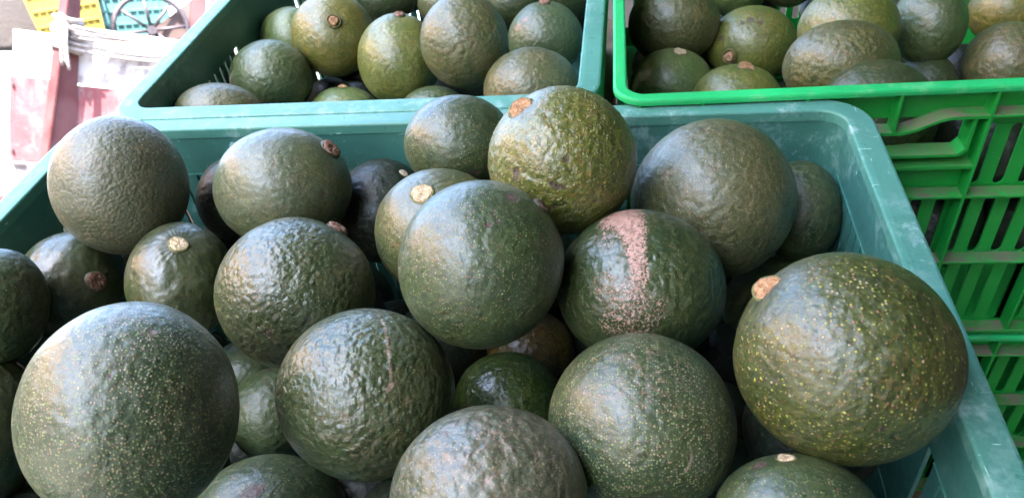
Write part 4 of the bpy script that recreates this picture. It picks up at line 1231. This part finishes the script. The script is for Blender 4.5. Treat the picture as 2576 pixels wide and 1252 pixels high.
for (xa, za, xb, zb, xc, zc) in ((-0.034, 0.262, -0.050, 0.185, -0.042, 0.112), (-0.030, 0.255, -0.036, 0.180, -0.020, 0.098), (-0.040, 0.258, -0.030, 0.17, -0.032, 0.120), (-0.055, 0.285, -0.020, 0.262, 0.018, 0.275), (-0.06, 0.27, -0.03, 0.25, -0.01, 0.235)):
    bm = bmesh.new()
    pts = []
    for q in range(9):
        t = q / 8
        pts.append(rp(((1 - t) ** 2 * xa + 2 * t * (1 - t) * xb + t * t * xc, -0.078 - 0.006 * math.sin(t * 3), (1 - t) ** 2 * za + 2 * t * (1 - t) * zb + t * t * zc)))
    tube(bm, pts, lambda t: 0.0075 * S * (1 - 0.35 * t), 8)
    bm_obj('loose_end', bm, rope_m, rope, smooth=True)


# crates on the truck
def load_crate(name, label, mat, x0, x1, z0, z1, y, depth, lean, taper, nv, nh):
    root = empty(name, tp((x0 + x1) / 2, y, z0), TR @ Matrix.Rotation(0, 4, 'Y'))
    root.matrix_world = TR @ Matrix.Translation(tp((x0 + x1) / 2, y, z0)) @ Matrix.Rotation(lean, 4, 'Y')
    tag(root, label, 'crate')
    hw, hh, dd = (x1 - x0) / 2 * S, (z1 - z0) * S, depth * S
    def wx(z):
        return hw * (1 - taper * (1 - z / hh))
    # back lining, slats upright, rails across
    bm = bmesh.new()
    extrude_poly(bm, [(-wx(0), 0), (wx(0), 0), (wx(hh), hh), (-wx(hh), hh)], 'y', dd - 0.008, dd)
    bm_obj('back_panel', bm, mat, root)
    for s in (-1, 1):
        bm = bmesh.new()
        extrude_poly(bm, [(s * wx(0), 0), (s * (wx(0) - 0.008), 0), (s * (wx(hh) - 0.008), hh), (s * wx(hh), hh)], 'y', 0.012, dd - 0.009)
        bm_obj('side_panel', bm, mat, root)
    for q in range(nv):
        t = -1 + 2 * (q + 0.5) / nv
        bm = bmesh.new()
        w = hw / nv * 0.74
        extrude_poly(bm, [(t * wx(0) - w, 0.012), (t * wx(0) + w, 0.012), (t * wx(hh) + w, hh - 0.015), (t * wx(hh) - w, hh - 0.015)], 'y', 0.002, 0.007)
        bm_obj('slat', bm, mat, root)
    for q in range(nh + 1):
        z = hh * q / nh
        rr = 0.010 if 0 < q < nh else 0.016
        boxobj('rail', (-wx(z) - 0.002, wx(z) + 0.002, -0.010, 0.0015, max(0.001, z - rr), min(hh, z + rr * 0.6)), mat, root, 0.002)
    for s in (-1, 1):
        bm = bmesh.new()
        extrude_poly(bm, [(s * wx(0) - 0.008, 0), (s * wx(0) + 0.008, 0), (s * wx(hh) + 0.008, hh), (s * wx(hh) - 0.008, hh)], 'y', -0.013, 0.0115)
        bm_obj('edge_post', bm, mat, root)
    boxobj('floor_panel', (-wx(0) + 0.01, wx(0) - 0.01, 0.008, dd - 0.009, 0.001, 0.008), mat, root)


yellow_m = simple('yellow_plastic', (0.150, 0.105, 0.002), 0.6, 0.12, 8)
faded_teal_m = simple('faded_teal_plastic', (0.025, 0.090, 0.085), 0.6, 0.2, 10)
load_crate('yellow_crate', 'yellow plastic crate on the truck behind the roped post', yellow_m, -0.135, 0.125, 0.236, 0.52, 0.22, 0.30, R(-19), 0.2, 9, 5)
load_crate('faded_teal_crate', 'faded teal crate on the truck behind the spoked wheel', faded_teal_m, 0.095, 0.37, 0.236, 0.54, 0.33, 0.30, R(-13), 0.12, 9, 6)
# what they stand on
tbox('load_shelf', -0.19, 0.56, 0.20, 0.70, 0.205, 0.233, brown_m)

wh = empty('spoked_wheel', tp(0.263, 0.245, 0.305), TR)
tag(wh, 'dark iron wheel with thin spokes leaning against the faded teal crate', 'wheel')
RW = 0.138 * S
bm = bmesh.new()
tube(bm, [(RW * math.cos(q * math.tau / 40), 0.0, RW * math.sin(q * math.tau / 40)) for q in range(40)], 0.0105 * S, 8, closed=True)
bm_obj('wheel_rim', bm, wheel_m, wh, smooth=True)
bm = bmesh.new()
tube(bm, [(0, -0.03, 0), (0, -0.02, 0), (0, 0.02, 0), (0, 0.03, 0)], 0.0175 * S, 14)
bm_obj('hub', bm, wheel_m, wh)
for q in range(8):
    a = q * math.tau / 8 + 0.28
    bm = bmesh.new()
    tube(bm, [(0.018 * S * math.cos(a), -0.005, 0.018 * S * math.sin(a)), ((RW - 0.004) * math.cos(a), 0, (RW - 0.004) * math.sin(a))], 0.0066 * S, 7)
    bm_obj('spoke', bm, wheel_m, wh, smooth=True)

# grey sheet propped up left of the truck
sheet_m = simple('grey_canvas', (0.085, 0.074, 0.072), 0.75, 0.15, 4, bump=0.004, bscale=40)
sh = empty('canvas_sheet', tp(-0.29, 0.55, -0.3), TR)
tag(sh, 'grey brown canvas sheet hanging left of the truck with a dark upper edge', 'canvas sheet')
bm = bmesh.new()
N = 14
g2 = []
for i in range(N + 1):
    rw = []
    for j in range(N + 1):
        u, v_ = i / N, j / N
        x = -0.62 + 0.50 * u
        top = 0.03 + 0.49 * u
        z = (0.10 + 0.10 * u) * (1 - v_) + (top + 0.17) * v_
        rw.append(bm.verts.new((x * S + 0.29 * S, 0.02 * S * math.sin(7 * u + 2 * v_) + 0.05 * u * S, z * S + 0.3 * S)))
    g2.append(rw)
for i in range(N):
    for j in range(N):
        bm.faces.new((g2[i][j], g2[i + 1][j], g2[i + 1][j + 1], g2[i][j + 1]))
edge_pts = [g2[i][N].co.copy() for i in range(N + 1)]
bmesh.ops.solidify(bm, geom=bm.faces[:], thickness=0.004)
bm_obj('canvas', bm, sheet_m, sh, smooth=True)
bm = bmesh.new()
tube(bm, edge_pts, 0.008 * S, 8)
bm_obj('edge_bar', bm, wheel_m, sh)
